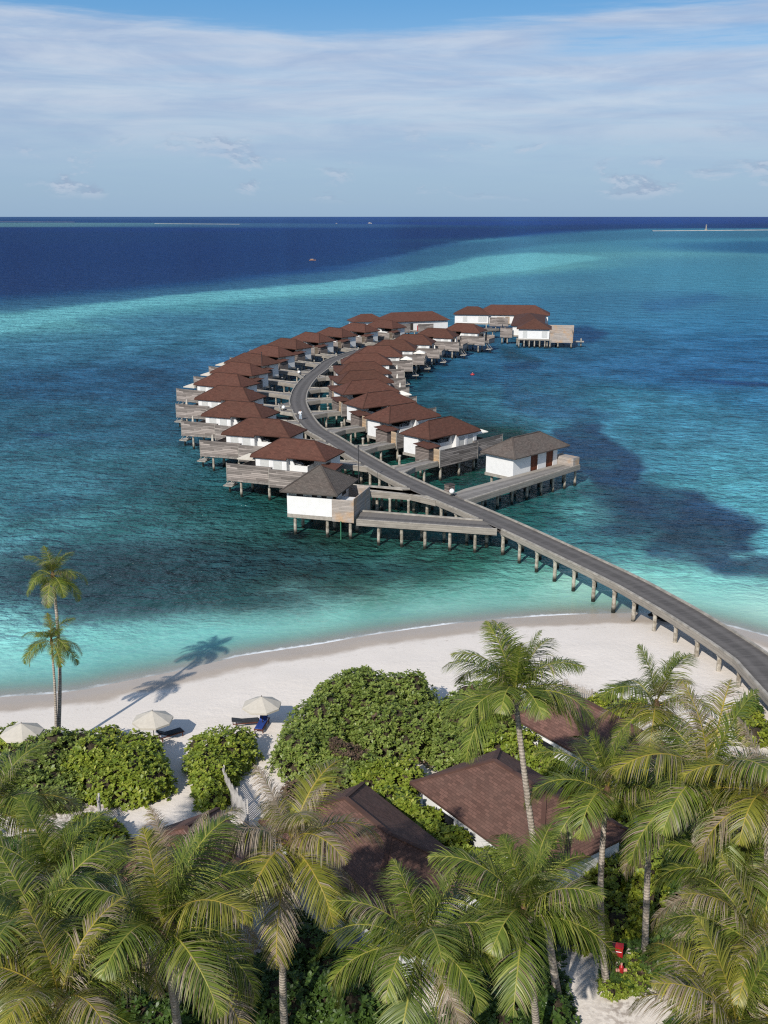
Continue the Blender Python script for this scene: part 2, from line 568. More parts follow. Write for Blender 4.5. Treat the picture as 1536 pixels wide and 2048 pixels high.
def mat_sand():
    m, nt = new_mat('coral_sand'); n = N(nt)
    pos = n.geo('Position')
    d = n.attr('inland', 'Fac')
    l = n.attr('litter', 'Fac')
    big = n.noise(pos, 0.35, 4, 0.6)
    fine = n.noise(pos, 5.0, 4, 0.65)
    dd = n.math('ADD', d, n.math('MULTIPLY', n.math('SUBTRACT', big, 0.5), 2.4))
    dry = n.mix(big, (0.68, 0.61, 0.535), (0.78, 0.705, 0.63))
    dry = n.mix(n.range(fine, 0.45, 0.8, 0, 0.25), dry, (0.5, 0.45, 0.4))
    wet = n.mix(big, (0.41, 0.34, 0.275), (0.49, 0.415, 0.345))
    c = n.mix(n.range(dd, 2.6, 3.9), wet, dry)
    c = n.mix(n.range(d, -14, -0.5), (0.6, 0.68, 0.6), c)
    # old tide line, a few scraps of weed
    tl = n.math('MULTIPLY', n.range(n.math('ABSOLUTE', n.math('SUBTRACT', dd, 4.4)), 0.0, 0.5, 1, 0), n.range(n.noise(pos, 2.5, 3), 0.55, 0.75))
    c = n.mix(n.math('MULTIPLY', tl, 0.5), c, (0.3, 0.25, 0.2))
    c = n.mix(n.math('MULTIPLY', l, n.range(n.noise(pos, 3.5, 4), 0.4, 0.6)), c, (0.13, 0.08, 0.05))
    foot = n.noise(pos, 1.7, 3, 0.6)
    h = n.math('ADD', n.math('MULTIPLY', fine, 0.25), n.math('MULTIPLY', foot, n.range(d, 5, 9)))
    rough = n.range(dd, 1.0, 3.5, 0.35, 0.9)
    n.out(n.principled(c, rough, n.bump(h, 0.32, 0.14), 0.25))
    return m


M['sand'] = mat_sand()
terrain = np_mesh('beach', np.stack([xf, yf, tz], 1), grid_faces(len(gx), len(gy)), M['sand'], True,
                  {'inland': ('FLOAT', td), 'litter': ('FLOAT', lit)})
tag(terrain, 'white coral sand beach and island ground', 'beach', kind='structure')

# ------------------------------------------------------------------ sea
SEA = [
    (0, 450, 74, 124, 146), (120, 450, 70, 120, 144), (250, 450.5, 64, 112, 142), (400, 451, 54, 100, 140), (480, 452, 44, 84, 138), (0, 441, 40, 76, 132), (250, 442, 40, 74, 132), (450, 442, 40, 74, 134), (0, 459, 34, 64, 122), (250, 459, 34, 64, 124), (450, 460, 34, 64, 128),
    # photo position of a spot on the water, its colour there
    (0, 436, 44, 82, 138), (400, 436, 44, 82, 138), (768, 436, 40, 74, 140), (1150, 436, 38, 70, 138), (1536, 436, 38, 68, 136),
    (0, 470, 32, 60, 120), (400, 470, 34, 64, 128), (800, 470, 32, 62, 136), (1150, 447, 36, 70, 140), (1400, 446, 36, 68, 138),
    (0, 520, 26, 54, 112), (250, 520, 28, 56, 120), (550, 505, 30, 58, 126), (800, 492, 34, 64, 134),
    (0, 575, 24, 52, 108), (300, 555, 26, 56, 118), (550, 535, 30, 60, 126), (750, 515, 34, 68, 134),
    (0, 606, 36, 82, 132), (200, 592, 38, 86, 136), (420, 574, 40, 90, 140), (600, 557, 42, 94, 146), (780, 533, 44, 100, 150),
    (0, 648, 80, 172, 186), (100, 634, 76, 168, 182), (220, 617, 70, 160, 178), (340, 604, 68, 158, 176), (470, 592, 70, 162, 178), (600, 583, 74, 166, 182),
    (720, 570, 74, 164, 180), (850, 553, 74, 164, 180), (960, 540, 80, 170, 182), (1050, 527, 82, 170, 182), (1130, 519, 80, 166, 180), (1200, 514, 76, 158, 176),
    (960, 500, 52, 118, 156), (1050, 490, 56, 130, 164), (1110, 496, 62, 142, 170), (1200, 482, 56, 134, 168), (1350, 474, 52, 130, 166), (1480, 472, 52, 134, 170), (1536, 490, 38, 100, 150),
    (900, 516, 62, 144, 170),
    (1300, 520, 54, 128, 164), (1420, 545, 54, 132, 168), (1520, 560, 50, 134, 174), (1250, 560, 54, 128, 162), (1100, 560, 52, 122, 160), (1000, 575, 58, 132, 166),
    (1250, 620, 48, 122, 164), (1450, 640, 40, 118, 170), (1520, 700, 34, 104, 160), (1160, 610, 46, 112, 154), (1160, 700, 36, 96, 138),
    (1300, 720, 36, 104, 158), (1430, 740, 32, 94, 152), (1520, 800, 34, 112, 160), (1200, 800, 42, 124, 158), (1350, 830, 42, 126, 160), (1450, 860, 42, 130, 162),
    (1060, 770, 34, 92, 134), (960, 800, 40, 116, 142), (940, 770, 38, 104, 140), (900, 800, 34, 88, 116),
    (1520, 930, 44, 140, 162), (1400, 930, 42, 134, 158), (1450, 990, 46, 148, 164), (1530, 1020, 52, 156, 170), (1330, 900, 42, 126, 154),
    (60, 700, 46, 112, 148), (250, 690, 44, 110, 146), (450, 650, 48, 116, 152), (640, 616, 54, 128, 162), (850, 596, 52, 124, 160), (700, 625, 48, 114, 152),
    (50, 770, 36, 92, 128), (250, 770, 34, 88, 124), (340, 830, 30, 84, 118), (360, 740, 38, 92, 138),
    (50, 850, 34, 96, 124), (200, 850, 34, 94, 122), (330, 930, 32, 96, 112),
    (50, 950, 38, 108, 126), (200, 950, 36, 104, 120), (400, 1000, 28, 88, 96),
    (60, 1070, 44, 118, 128), (180, 1050, 42, 118, 128), (320, 1050, 40, 118, 124), (450, 1050, 34, 98, 100), (560, 1090, 34, 84, 86),
    (20, 1150, 52, 128, 138), (20, 1200, 60, 144, 150), (120, 1160, 36, 76, 92), (300, 1150, 36, 68, 82), (500, 1165, 36, 68, 78), (650, 1180, 42, 78, 80),
    (50, 1280, 88, 184, 186), (200, 1275, 84, 182, 184), (400, 1260, 88, 184, 184), (600, 1235, 92, 184, 178), (750, 1215, 94, 184, 176), (900, 1195, 96, 182, 172), (1050, 1175, 98, 184, 176), (1180, 1180, 120, 192, 182),
    (30, 1340, 104, 192, 192), (300, 1310, 106, 194, 192), (600, 1265, 112, 196, 188), (900, 1225, 124, 198, 188), (1150, 1210, 140, 204, 192),
    (760, 1120, 32, 84, 84), (900, 1110, 34, 92, 90), (1000, 1110, 36, 100, 98), (860, 1160, 62, 138, 134), (1080, 1130, 56, 140, 138), (1000, 1150, 66, 152, 146), (760, 1180, 52, 100, 96),
    (640, 1020, 26, 80, 84), (760, 1010, 22, 84, 80), (800, 950, 14, 70, 70), (700, 860, 16, 62, 70), (650, 780, 22, 68, 90), (900, 960, 20, 74, 80), (740, 950, 16, 66, 72), (1000, 980, 26, 86, 96), (1080, 1020, 30, 100, 104), (980, 1020, 24, 82, 84),  # under villas and pier: shade beneath the decks is in these colours
    (1180, 1060, 40, 120, 130), (1250, 1110, 46, 130, 138), (1300, 1150, 88, 188, 186), (1430, 1165, 84, 186, 184), (1530, 1160, 74, 172, 176), (1380, 1195, 130, 204, 194), (1500, 1215, 150, 206, 194),
    (1320, 1100, 52, 144, 150), (1250, 1090, 44, 124, 136), (1180, 985, 40, 118, 130), (1210, 1000, 44, 128, 136),
]
PATCH = [
    ([(-200, 462), (480, 462), (900, 452), (1250, 448), (1800, 446), (1800, 455), (1300, 458), (1100, 463), (960, 478), (870, 490), (800, 509), (700, 529), (550, 545), (400, 561), (200, 577), (0, 591), (-200, 606)], (34, 64, 116), 4, .85),
    # beds of coral and bars of sand: outline, colour, edge softness, strength
    ([(0, 602), (200, 588), (400, 572), (550, 555), (700, 540), (800, 518), (860, 497), (960, 484), (1100, 468), (1300, 461), (1700, 459), (1700, 474), (1300, 478), (1100, 488), (960, 508), (850, 535), (700, 562), (550, 572), (400, 588), (200, 604), (0, 626)], (46, 100, 142), 5, .7),
    ([(-60, 642), (0, 634), (150, 613), (330, 592), (480, 579), (640, 566), (800, 548), (900, 530), (960, 514), (1060, 505), (1180, 511), (1215, 517), (1150, 526), (1050, 541), (900, 560), (700, 582), (500, 598), (330, 610), (200, 626), (90, 648), (0, 666), (-60, 676)], (88, 188, 204), 3, .92),
    ([(1110, 862), (1150, 846), (1190, 848), (1245, 888), (1290, 930), (1300, 965), (1380, 985), (1450, 1018), (1542, 1052), (1520, 1066), (1490, 1082),
      (1500, 1100), (1470, 1105), (1500, 1135), (1440, 1150), (1400, 1134), (1300, 1112), (1290, 1095), (1340, 1062), (1260, 1035), (1190, 1000), (1180, 965),
      (1140, 930), (1110, 890)], (31, 60, 94), 9, .95),
    ([(1150, 985), (1330, 1015), (1480, 1060), (1500, 1090), (1400, 1110), (1300, 1090), (1180, 1060)], (30, 56, 84), 26, .75),
    ([(1500, 1112), (1560, 1115), (1560, 1150), (1480, 1150), (1420, 1140)], (34, 70, 96), 8, .9),
    ([(-30, 1190), (-30, 1120), (60, 1112), (110, 1100), (220, 1090), (380, 1078), (520, 1090), (640, 1108), (800, 1122), (890, 1140), (800, 1175), (660, 1205), (560, 1222), (420, 1235), (250, 1246), (130, 1244), (70, 1210)], (36, 68, 82), 30, .85),
    ([(1390, 760), (1470, 762), (1560, 766), (1560, 776), (1460, 772)], (20, 56, 108), 4, .8),
    ([(60, 864), (95, 862), (130, 866), (110, 872), (70, 871)], (26, 52, 90), 4, .8),
    ([(545, 1066), (562, 1061), (590, 1065), (586, 1076), (555, 1077)], (16, 36, 44), 4, .95),
    ([(1130, 655), (1180, 652), (1230, 668), (1180, 686), (1130, 684)], (30, 66, 116), 7, .8),
    ([(1000, 730), (1090, 726), (1080, 742), (1010, 742)], (28, 66, 110), 6, .7),
    ([(1000, 770), (1100, 790), (1180, 812), (1240, 830), (1180, 845), (1080, 835), (1000, 810)], (28, 66, 112), 12, .45),
    ([(150, 640), (330, 622), (420, 640), (260, 660)], (42, 100, 140), 10, .5),
    ([(0, 745), (200, 730), (380, 750), (330, 800), (100, 800), (0, 790)], (32, 80, 124), 20, .55),
    ([(1280, 605), (1420, 585), (1460, 597), (1330, 625), (1290, 622)], (40, 98, 152), 7, .6),
    ([(860, 740), (1000, 745), (1060, 752), (1000, 765), (870, 760)], (30, 78, 122), 8, .6),
    ([(1000, 690), (1040, 700), (1080, 722), (1010, 720)], (26, 66, 92), 8, .7),
    ([(240, 968), (360, 952), (440, 985), (380, 1010), (260, 1000)], (30, 86, 98), 14, .5),
    ([(0, 1000), (120, 990), (200, 1005), (100, 1030), (0, 1035)], (30, 84, 110), 14, .5),
    ([(1090, 1010), (1150, 1000), (1190, 1020), (1230, 1045), (1180, 1055), (1120, 1040)], (52, 140, 140), 9, .6),
    ([(1290, 1110), (1380, 1118), (1400, 1132), (1340, 1145), (1290, 1135)], (66, 164, 160), 9, .6),
]
wx = lines(-62, 66, 0.75, -42000, 42000, 1.055)
wy_l = list(np.arange(52, 330, 0.75))
s = 0.75; v = wy_l[-1]
while v < 60000:
    s *= 1.03; v += s; wy_l.append(v)
wy = np.array(wy_l)
X, Y = np.meshgrid(wx, wy)
xf, yf = X.ravel(), Y.ravel()
wd = -sdist(xf, yf)                      # metres out from the waterline
# domain warp so that the beds have ragged natural edges
nx1 = fbm(xf / 9, yf / 14, 3, 5); nx2 = fbm(xf / 9 + 91, yf / 14 + 17, 8, 5)
far = np.clip(yf / 330, 1, 60)
nf1 = fbm(xf / (14 * far), yf / (40 * far), 31, 4)


def lpc(x, y):                            # smooth ground coordinates: bearing and log distance
    r = np.clip(y, 5, 14000)
    return x / r * 6.0, np.log(r) * 3.2


A1, A2 = lpc(xf + nx1 * 5 * far ** 0.8, yf + nx2 * 8 * far)
acc = np.zeros((len(xf), 3)); ws = np.zeros(len(xf))
pts = np.array([(*tuple(P(a, max(b, 435)))[:2], r, g, bb) for a, b, r, g, bb in SEA])
C1, C2 = lpc(pts[:, 0], pts[:, 1])
for i in range(len(pts)):
    d2 = (A1 - C1[i]) ** 2 + ((A2 - C2[i]) * 1.5) ** 2
    # kernel width from spacing to the 3rd nearest control point
    dd = np.sort((C1 - C1[i]) ** 2 + ((C2 - C2[i]) * 1.5) ** 2)[3]
    w = np.exp(-d2 / (0.32 * min(max(dd, 0.004), 1.2))) / (dd + 0.01) ** 0.25 + 1e-7 / (d2 + 0.002)
    acc += w[:, None] * pts[i, 2:5]; ws += w
sea = acc / ws[:, None]


def poly_sd(px, py, poly):
    best = np.full(px.shape, 1e18); inside = np.zeros(px.shape, bool)
    n = len(poly)
    for i in range(n):
        ax, ay = poly[i]; bx, by = poly[(i + 1) % n]
        dx, dy = bx - ax, by - ay
        t = np.clip(((px - ax) * dx + (py - ay) * dy) / (dx * dx + dy * dy + 1e-9), 0, 1)
        best = np.minimum(best, (px - ax - t * dx) ** 2 + (py - ay - t * dy) ** 2)
        c = ((ay > py) != (by > py)) & (px < (bx - ax) * (py - ay) / (by - ay + 1e-12) + ax)
        inside ^= c
    d = np.sqrt(best)
    return np.where(inside, -d, d)


near = yf < 14000
hs = fbm(xf / 5.5, yf / 7.5, 44, 5)
PX, PYv = proj(xf, np.maximum(yf, 20))
coral = np.zeros(len(xf))
for poly, colr, soft, stg in PATCH:
    x0, x1 = min(p[0] for p in poly) - 90, max(p[0] for p in poly) + 90
    y0, y1 = min(p[1] for p in poly) - 60, max(p[1] for p in poly) + 60
    m = near & (PX > x0) & (PX < x1) & (PYv > y0) & (PYv < y1)
    kx = F / np.maximum(yf[m], 30) * np.clip(yf[m] / 330, 1, 40) ** .9
    pxm = PX[m] + nx1[m] * 5.5 * kx * 0.55
    pym = PYv[m] + nx2[m] * 4.0 * kx * 0.18 * np.clip(330 / yf[m], .12, 1)
    a = sstep(soft, -soft, poly_sd(pxm, pym, poly) + nx1[m] * soft * 0.5)
    a = a * stg * np.clip(.92 + .85 * hs[m] * (1 if soft > 8 else .15), 0, 1)
    sea[m] = sea[m] * (1 - a[:, None]) + np.array(colr, float) * a[:, None]
    coral[m] = np.maximum(coral[m], a)
# scattered coral heads and sand holes in the lagoon
lag = sstep(10, 24, wd) * sstep(420, 300, yf)
k = 1 + lag * hs * 0.42
k *= 1 + nf1 * 0.14
# from display colours to water-leaving reflectance
lum = sea @ np.array([.3, .59, .11])
deepw = np.clip((75 - lum) / 25, 0, 1)[:, None]
sea = sea + (.35 - .1 * deepw) * (lum[:, None] + 8 - sea)
sea += deepw * np.array([0, 7, 3])
sea *= np.interp(lum, [0, 105, 150, 200], [1.06, .98, .9, .92])[:, None]
sea = np.clip(sea / 255, 0, 1)
sea = np.where(sea <= .04045, sea / 12.92, ((sea + .055) / 1.055) ** 2.4)
sea *= 1 + sstep(150, 260, yf)[:, None] * np.array([0, .02, .05])
sea = sea * (1 + (sstep(240, 130, yf) * sstep(8, 25, wd))[:, None] * np.array([.16, .0, .1]))
sea = sea * k[:, None] * (1 + sstep(22, 6, wd)[:, None] * np.array([.22, .2, .18]))
op = sstep(0.1, 1.0, 1 - np.exp(-np.clip(wd, 0, None) / 3.6)) * 0.97 + 0.03 * sstep(0, 30, wd)
op = np.clip(op, 0, 1)
sea = np.maximum(sea - np.array([0.02, 0.03, 0.044]), sea * .42) / np.array([0.78, 0.75, 0.8])
sea_rgba = np.concatenate([np.clip(sea, 0, 1), op[:, None]], 1)


def mat_sea():
    m, nt = new_mat('sea_water'); n = N(nt)
    pos = n.geo('Position')
    col = n.attr('sea', 'Color'); op = n.attr('sea', 'Alpha')
    out = n.attr('offshore', 'Fac'); coral = n.attr('coral', 'Fac')
    # wind ripples: three sizes, crests lying across the wind
    m1 = n.mapping(pos, (0.36, 0.55, 1), (0, 0, R(9)))
    m2 = n.mapping(pos, (0.9, 1.3, 1), (0, 0, R(-12)))
    m3 = n.mapping(pos, (0.09, 0.13, 1), (0, 0, R(14)))
    w1 = n.noise(m1, 1.0, 3, 0.55, dist=0.4); w2 = n.noise(m2, 1.3, 3, 0.6, dist=0.3); w3 = n.noise(m3, 1.0, 4, 0.6)
    dist = n.range(n.sep(pos)[1], 90, 420, 0, 1)
    hgt = n.math('ADD', n.math('MULTIPLY', w1, 2.9), n.math('ADD', n.math('MULTIPLY', w2, 1.1), n.math('MULTIPLY', w3, n.range(dist, 0, 1, 3.0, 9.0))))
    shallow = n.range(out, 2.0, 24, 0.12, 1.0)
    bp = nt.nodes.new('ShaderNodeBump'); bp.inputs['Distance'].default_value = 1.0
    n.link(n.math('MULTIPLY', shallow, 0.75), bp.inputs['Strength']); n.link(hgt, bp.inputs['Height'])
    nrm = bp.outputs[0]
    # coral heads and sand holes seen through the water
    mot = n.noise(n.mapping(pos, (0.45, 0.4, 1)), 1.0, 5, 0.68, dist=0.8)
    mot2 = n.noise(n.mapping(pos, (0.12, 0.1, 1)), 1.0, 4, 0.6)
    amp = n.math('MULTIPLY', n.range(out, 6, 16), n.range(n.sep(pos)[1], 150, 420, 1, 0.25))
    f = n.math('ADD', n.math('MULTIPLY', n.math('SUBTRACT', mot, 0.5), 2.3), n.math('MULTIPLY', n.math('SUBTRACT', mot2, 0.5), 1.3))
    f = n.math('ADD', 1.0, n.math('MULTIPLY', f, n.math('MULTIPLY', amp, 0.85)))
    f = n.math('MAXIMUM', f, 0.45)
    c = n.mix(1.0, col, n.comb(f, f, f), 'MULTIPLY')
    # bright caustic net over the pale sand shallows
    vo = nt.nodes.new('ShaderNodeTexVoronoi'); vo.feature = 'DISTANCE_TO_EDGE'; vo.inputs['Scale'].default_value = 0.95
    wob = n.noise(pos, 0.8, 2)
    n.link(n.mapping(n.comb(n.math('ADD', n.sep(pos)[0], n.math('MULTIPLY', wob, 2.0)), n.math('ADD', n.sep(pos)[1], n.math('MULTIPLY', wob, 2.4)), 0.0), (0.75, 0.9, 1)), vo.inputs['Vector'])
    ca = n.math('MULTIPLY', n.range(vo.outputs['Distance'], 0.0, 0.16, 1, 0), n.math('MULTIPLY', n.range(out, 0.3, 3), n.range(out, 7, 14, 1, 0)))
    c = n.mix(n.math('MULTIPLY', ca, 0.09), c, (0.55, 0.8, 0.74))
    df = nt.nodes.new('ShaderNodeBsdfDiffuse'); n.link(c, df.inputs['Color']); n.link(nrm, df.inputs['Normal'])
    tr = nt.nodes.new('ShaderNodeBsdfTransparent'); tr.inputs['Color'].default_value = (0.93, 0.99, 0.985, 1)
    body = nt.nodes.new('ShaderNodeMixShader'); n.link(op, body.inputs[0]); n.link(tr.outputs[0], body.inputs[1]); n.link(df.outputs[0], body.inputs[2])
    gl = nt.nodes.new('ShaderNodeBsdfGlossy'); n.link(nrm, gl.inputs['Normal']); gl.inputs['Color'].default_value = (1, 1, 1, 1)
    n.link(n.range(n.sep(pos)[1], 90, 600, 0.12, 0.3), gl.inputs['Roughness'])
    fr = nt.nodes.new('ShaderNodeFresnel'); fr.inputs['IOR'].default_value = 1.33; n.link(nrm, fr.inputs['Normal'])
    fac = n.math('MINIMUM', n.math('MULTIPLY', fr.outputs[0], n.range(n.sep(pos)[1], 90, 400, 0.5, 0.28)), n.range(n.sep(pos)[1], 120, 900, 0.3, 0.13))
    s1 = nt.nodes.new('ShaderNodeMixShader'); n.link(fac, s1.inputs[0]); n.link(body.outputs[0], s1.inputs[1]); n.link(gl.outputs[0], s1.inputs[2])
    # swash foam at the edge, and a few whitecap streaks far out
    fn = n.noise(n.mapping(pos, (1.0, 1.0, 1)), 1.6, 5, 0.7)
    sw = n.noise(n.mapping(pos, (0.16, 0.16, 1)), 1.0, 3)
    oo = n.math('ADD', out, n.math('MULTIPLY', n.math('SUBTRACT', fn, 0.5), 0.9))
    foam = n.math('MULTIPLY', n.math('MULTIPLY', n.range(oo, -0.25, 0.0), n.range(oo, 0.12, 0.5, 1, 0)), n.range(sw, 0.38, 0.62, 0.08, 0.95))
    wc = n.noise(n.mapping(pos, (0.006, 0.0028, 1), (0, 0, R(18))), 1.0, 6, 0.72)
    foam = n.math('MAXIMUM', foam, n.math('MULTIPLY', n.range(wc, 0.69, 0.76, 0, 0.22), n.range(n.sep(pos)[1], 500, 1000)))
    fd = nt.nodes.new('ShaderNodeBsdfDiffuse'); fd.inputs['Color'].default_value = (0.8, 0.82, 0.82, 1)
    s2 = nt.nodes.new('ShaderNodeMixShader'); n.link(foam, s2.inputs[0]); n.link(s1.outputs[0], s2.inputs[1]); n.link(fd.outputs[0], s2.inputs[2])
    n.out(s2.outputs[0])
    return m


M['sea'] = mat_sea()
FQ = grid_faces(len(wx), len(wy))
keep = (wd[FQ] > -2.0).any(1)
remap = -np.ones(len(xf), np.int64)
used = np.unique(FQ[keep]); remap[used] = np.arange(len(used))
seaobj = np_mesh('sea', np.stack([xf, yf, np.zeros_like(xf)], 1)[used], remap[FQ[keep]], M['sea'], True,
                 {'sea': ('FLOAT_COLOR', sea_rgba[used]), 'offshore': ('FLOAT', wd[used]), 'coral': ('FLOAT', coral[used])})
tag(seaobj, 'turquoise lagoon and deep blue ocean', 'sea', kind='structure')

# ------------------------------------------------------------------ pier
DZ = 2.9


def catmull(pts, n=10):
    pts = [Vector((p[0], p[1])) for p in pts]
    e = [pts[0] * 2 - pts[1]] + pts + [pts[-1] * 2 - pts[-2]]
    o = []
    for i in range(1, len(e) - 2):
        p0, p1, p2, p3 = e[i - 1:i + 3]
        for k in range(n):
            t = k / n
            o.append(0.5 * ((2 * p1) + (p2 - p0) * t + (2 * p0 - 5 * p1 + 4 * p2 - p3) * t * t + (3 * p1 - p0 - 3 * p2 + p3) * t ** 3))
    o.append(pts[-1])
    return o


def resample(path, step):
    out = [path[0]]; acc = 0
    for a, b in zip(path[:-1], path[1:]):
        L = (b - a).length
        if L < 1e-9: continue
        pos = step - acc
        while pos <= L:
            out.append(a + (b - a) * (pos / L)); pos += step
        acc = (acc + L) % step
    return out


PIER_PX = [(1640, 1440), (1536, 1348), (1489, 1305), (1380, 1234), (1300, 1188), (1244, 1158), (1135, 1106), (1027, 1056), (938, 1017), (890, 997), (831, 971), (775, 944), (708, 906),
           (660, 876), (629, 858), (610, 836), (597, 809), (597, 793), (602, 779), (612, 764), (626, 750), (641, 739)]
ctrl = [Vector((24.5, 30, 0)), Vector((27.5, 42, 0)), Vector((29.3, 54, 0))] + [P(x, y, DZ) for x, y in PIER_PX[1:]] + [Vector(q) for q in ((-12.6, 243, 0), (-8.0, 257.5, 0), (-2.0, 270, 0), (5.4, 283.5, 0), (14.0, 297, 0), (24, 308, 0), (34, 316, 0))]
PATH = resample(catmull(ctrl, 12), 0.8)
PW = 1.62


def path_dist(p):
    return min(range(len(PATH)), key=lambda i: (PATH[i] - p).length_squared)


def pnorm(i):
    t = (PATH[min(i + 1, len(PATH) - 1)] - PATH[max(i - 1, 0)]).normalized()
    return t, Vector((t.y, -t.x))      # right-hand side (towards +x near the shore is -n)


mouths = []      # (index, side) where a side walkway opens
# side = +1 right of travel direction (away from shore), -1 left

# villa list: back corner on the pier side, heading towards the sea
LV = [(-5.3, 135.2, 158.5), (-11.4, 150.0, 160), (-16.8, 164.1, 158), (-20.6, 179.3, 157), (-23.5, 194.1, 151), (-22.9, 208.3, 147), (-22.2, 222.3, 145), (-19.8, 235.8, 141),
      (-17.0, 249.9, 141), (-12.2, 263.0, 139), (-6.8, 274.4, 138), (-1.0, 286.6, 139), (6.6, 296.0, 138)]
RV = [(2.2, 147.3, 45), (-3.3, 159.4, 42), (-7.0, 172.4, 35), (-9.8, 186.5, 24), (-10.4, 199.3, 16), (-10.5, 211.6, 12), (-9.6, 226.3, 4), (-6.7, 240.0, -1),
      (-2.7, 252.1, -7), (2.6, 264.6, -13), (9.9, 279.5, -20), (18.8, 292.5, -25)]


def vdirs(A, side):
    a = Vector((math.cos(R(A)), math.sin(R(A))))
    c = Vector((-a.y, a.x)) * side
    return a, c


spurs = []
for side, VL in ((1, LV), (-1, RV)):
    for k, (x, y, A) in enumerate(VL):
        a, c = vdirs(A, side)
        start = Vector((x, y)) - a * 1.75 + c * 8.3
        p = start.copy(); L = 0
        while L < 22:
            i = path_dist(p)
            if (PATH[i] - p).length < PW + 0.02: break
            p = p - a * 0.1; L += 0.1
        i = path_dist(p)
        t, nrm = pnorm(i)
        sd = 1 if (start - PATH[i]).dot(nrm) > 0 else -1
        spurs.append((side, k, start, a, c, L))
        if L < 21: mouths.append((i, sd, 2.6))

SVA = R(44); sva = Vector((math.cos(SVA), math.sin(SVA))); svc = Vector((math.sin(SVA), -math.cos(SVA)))
SB = P(1030.8, 918, 5.4).to_2d() - svc * 6.1           # service house right: back-left corner
TA = R(163.5); ta = Vector((math.cos(TA), math.sin(TA))); tc = Vector((math.cos(TA + math.pi / 2), math.sin(TA + math.pi / 2)))
TB = P(674, 991.5, 5.4).to_2d() - tc * 8.0             # service house left
WALK_S = [P(905, 987, DZ), P(934, 1002, DZ)]
WALK_T = [P(713, 1041, DZ), P(994, 1060.5, DZ), P(966, 1041, DZ), P(723, 1022, DZ)]
WALK_U = [P(729, 984.5, DZ), P(822, 991, DZ), P(872, 1003, DZ), P(850, 985, DZ), P(820, 978, DZ), P(729, 972, DZ)]
for q, w in ((P(918, 994, DZ), 3.4), (P(980, 1047, DZ), 5.5), (P(845, 983, DZ), 5.0)):
    i = path_dist(q.to_2d()); t, nrm = pnorm(i)
    mouths.append((i, 1 if (q.to_2d() - PATH[i]).dot(nrm) > 0 else -1, w))
BAYS = [[P(557, 809, DZ), P(561, 824, DZ), P(594, 829, DZ), P(592, 801, DZ)], [P(601, 744, DZ), P(597, 750, DZ), P(606, 757, DZ), P(622, 752, DZ), P(636, 741, DZ), P(620, 740, DZ)]]
for b in BAYS:
    cpt = sum((q.to_2d() for q in b), Vector((0, 0))) / len(b)
    i = path_dist(cpt); t, nrm = pnorm(i)
    mouths.append((i, 1 if (cpt - PATH[i]).dot(nrm) > 0 else -1, 6.0))


def open_at(i, sd):
    return any(s == sd and (PATH[i] - PATH[j]).length < w / 2 for j, s, w in mouths)


pier = tag(empty('pier', (PATH[60].x, PATH[60].y, 0)), 'long curving grey pier on piles running from beach to far villas', 'pier')
PO = Vector((PATH[60].x, PATH[60].y))
dk, kb, fa = MB(), MB(), MB()
n = len(PATH)


def edge(i, off):
    t, nr = pnorm(i)
    q = PATH[i] + nr * off - PO
    return q


for i in range(n - 1):
    l0, r0, l1, r1 = edge(i, -PW), edge(i, PW), edge(i + 1, -PW), edge(i + 1, PW)
    dk.face([(l0.x, l0.y, DZ), (r0.x, r0.y, DZ), (r1.x, r1.y, DZ), (l1.x, l1.y, DZ)], 0, [(i * .8, -1), (i * .8, 1), (i * .8 + .8, 1), (i * .8 + .8, -1)])
    dk.face([(l1.x, l1.y, DZ - .45), (r1.x, r1.y, DZ - .45), (r0.x, r0.y, DZ - .45), (l0.x, l0.y, DZ - .45)], 0)
    for sd in (-1, 1):
        for mb, o0, o1, z0, z1, chk in ((kb, PW - .18, PW + .02, DZ + .006, DZ + .16, True), (fa, PW + .004, PW + .09, DZ - .5, DZ - .004, True)):
            if chk and open_at(i, sd) and open_at(i + 1, sd): continue
            a0, b0, a1, b1 = edge(i, sd * o0), edge(i, sd * o1), edge(i + 1, sd * o0), edge(i + 1, sd * o1)
            if sd < 0: a0, b0, a1, b1 = b0, a0, b1, a1
            mb.face([(a0.x, a0.y, z1), (b0.x, b0.y, z1), (b1.x, b1.y, z1), (a1.x, a1.y, z1)])
            mb.face([(a1.x, a1.y, z0), (b1.x, b1.y, z0), (b0.x, b0.y, z0), (a0.x, a0.y, z0)])
            mb.face([(a0.x, a0.y, z0), (a0.x, a0.y, z1), (a1.x, a1.y, z1), (a1.x, a1.y, z0)])
            mb.face([(b1.x, b1.y, z0), (b1.x, b1.y, z1), (b0.x, b0.y, z1), (b0.x, b0.y, z0)])
            # butt ends only where the strip starts or stops
            if i == 0 or open_at(i, sd): mb.face([(a0.x, a0.y, z0), (b0.x, b0.y, z0), (b0.x, b0.y, z1), (a0.x, a0.y, z1)])
            if i == n - 2 or open_at(i + 1, sd): mb.face([(b1.x, b1.y, z0), (a1.x, a1.y, z0), (a1.x, a1.y, z1), (b1.x, b1.y, z1)])
dk.build('deck', M['pier'], pier)
kb.build('kerb', M['kerb'], pier)
fa.build('fascia', M['fascia'], pier)
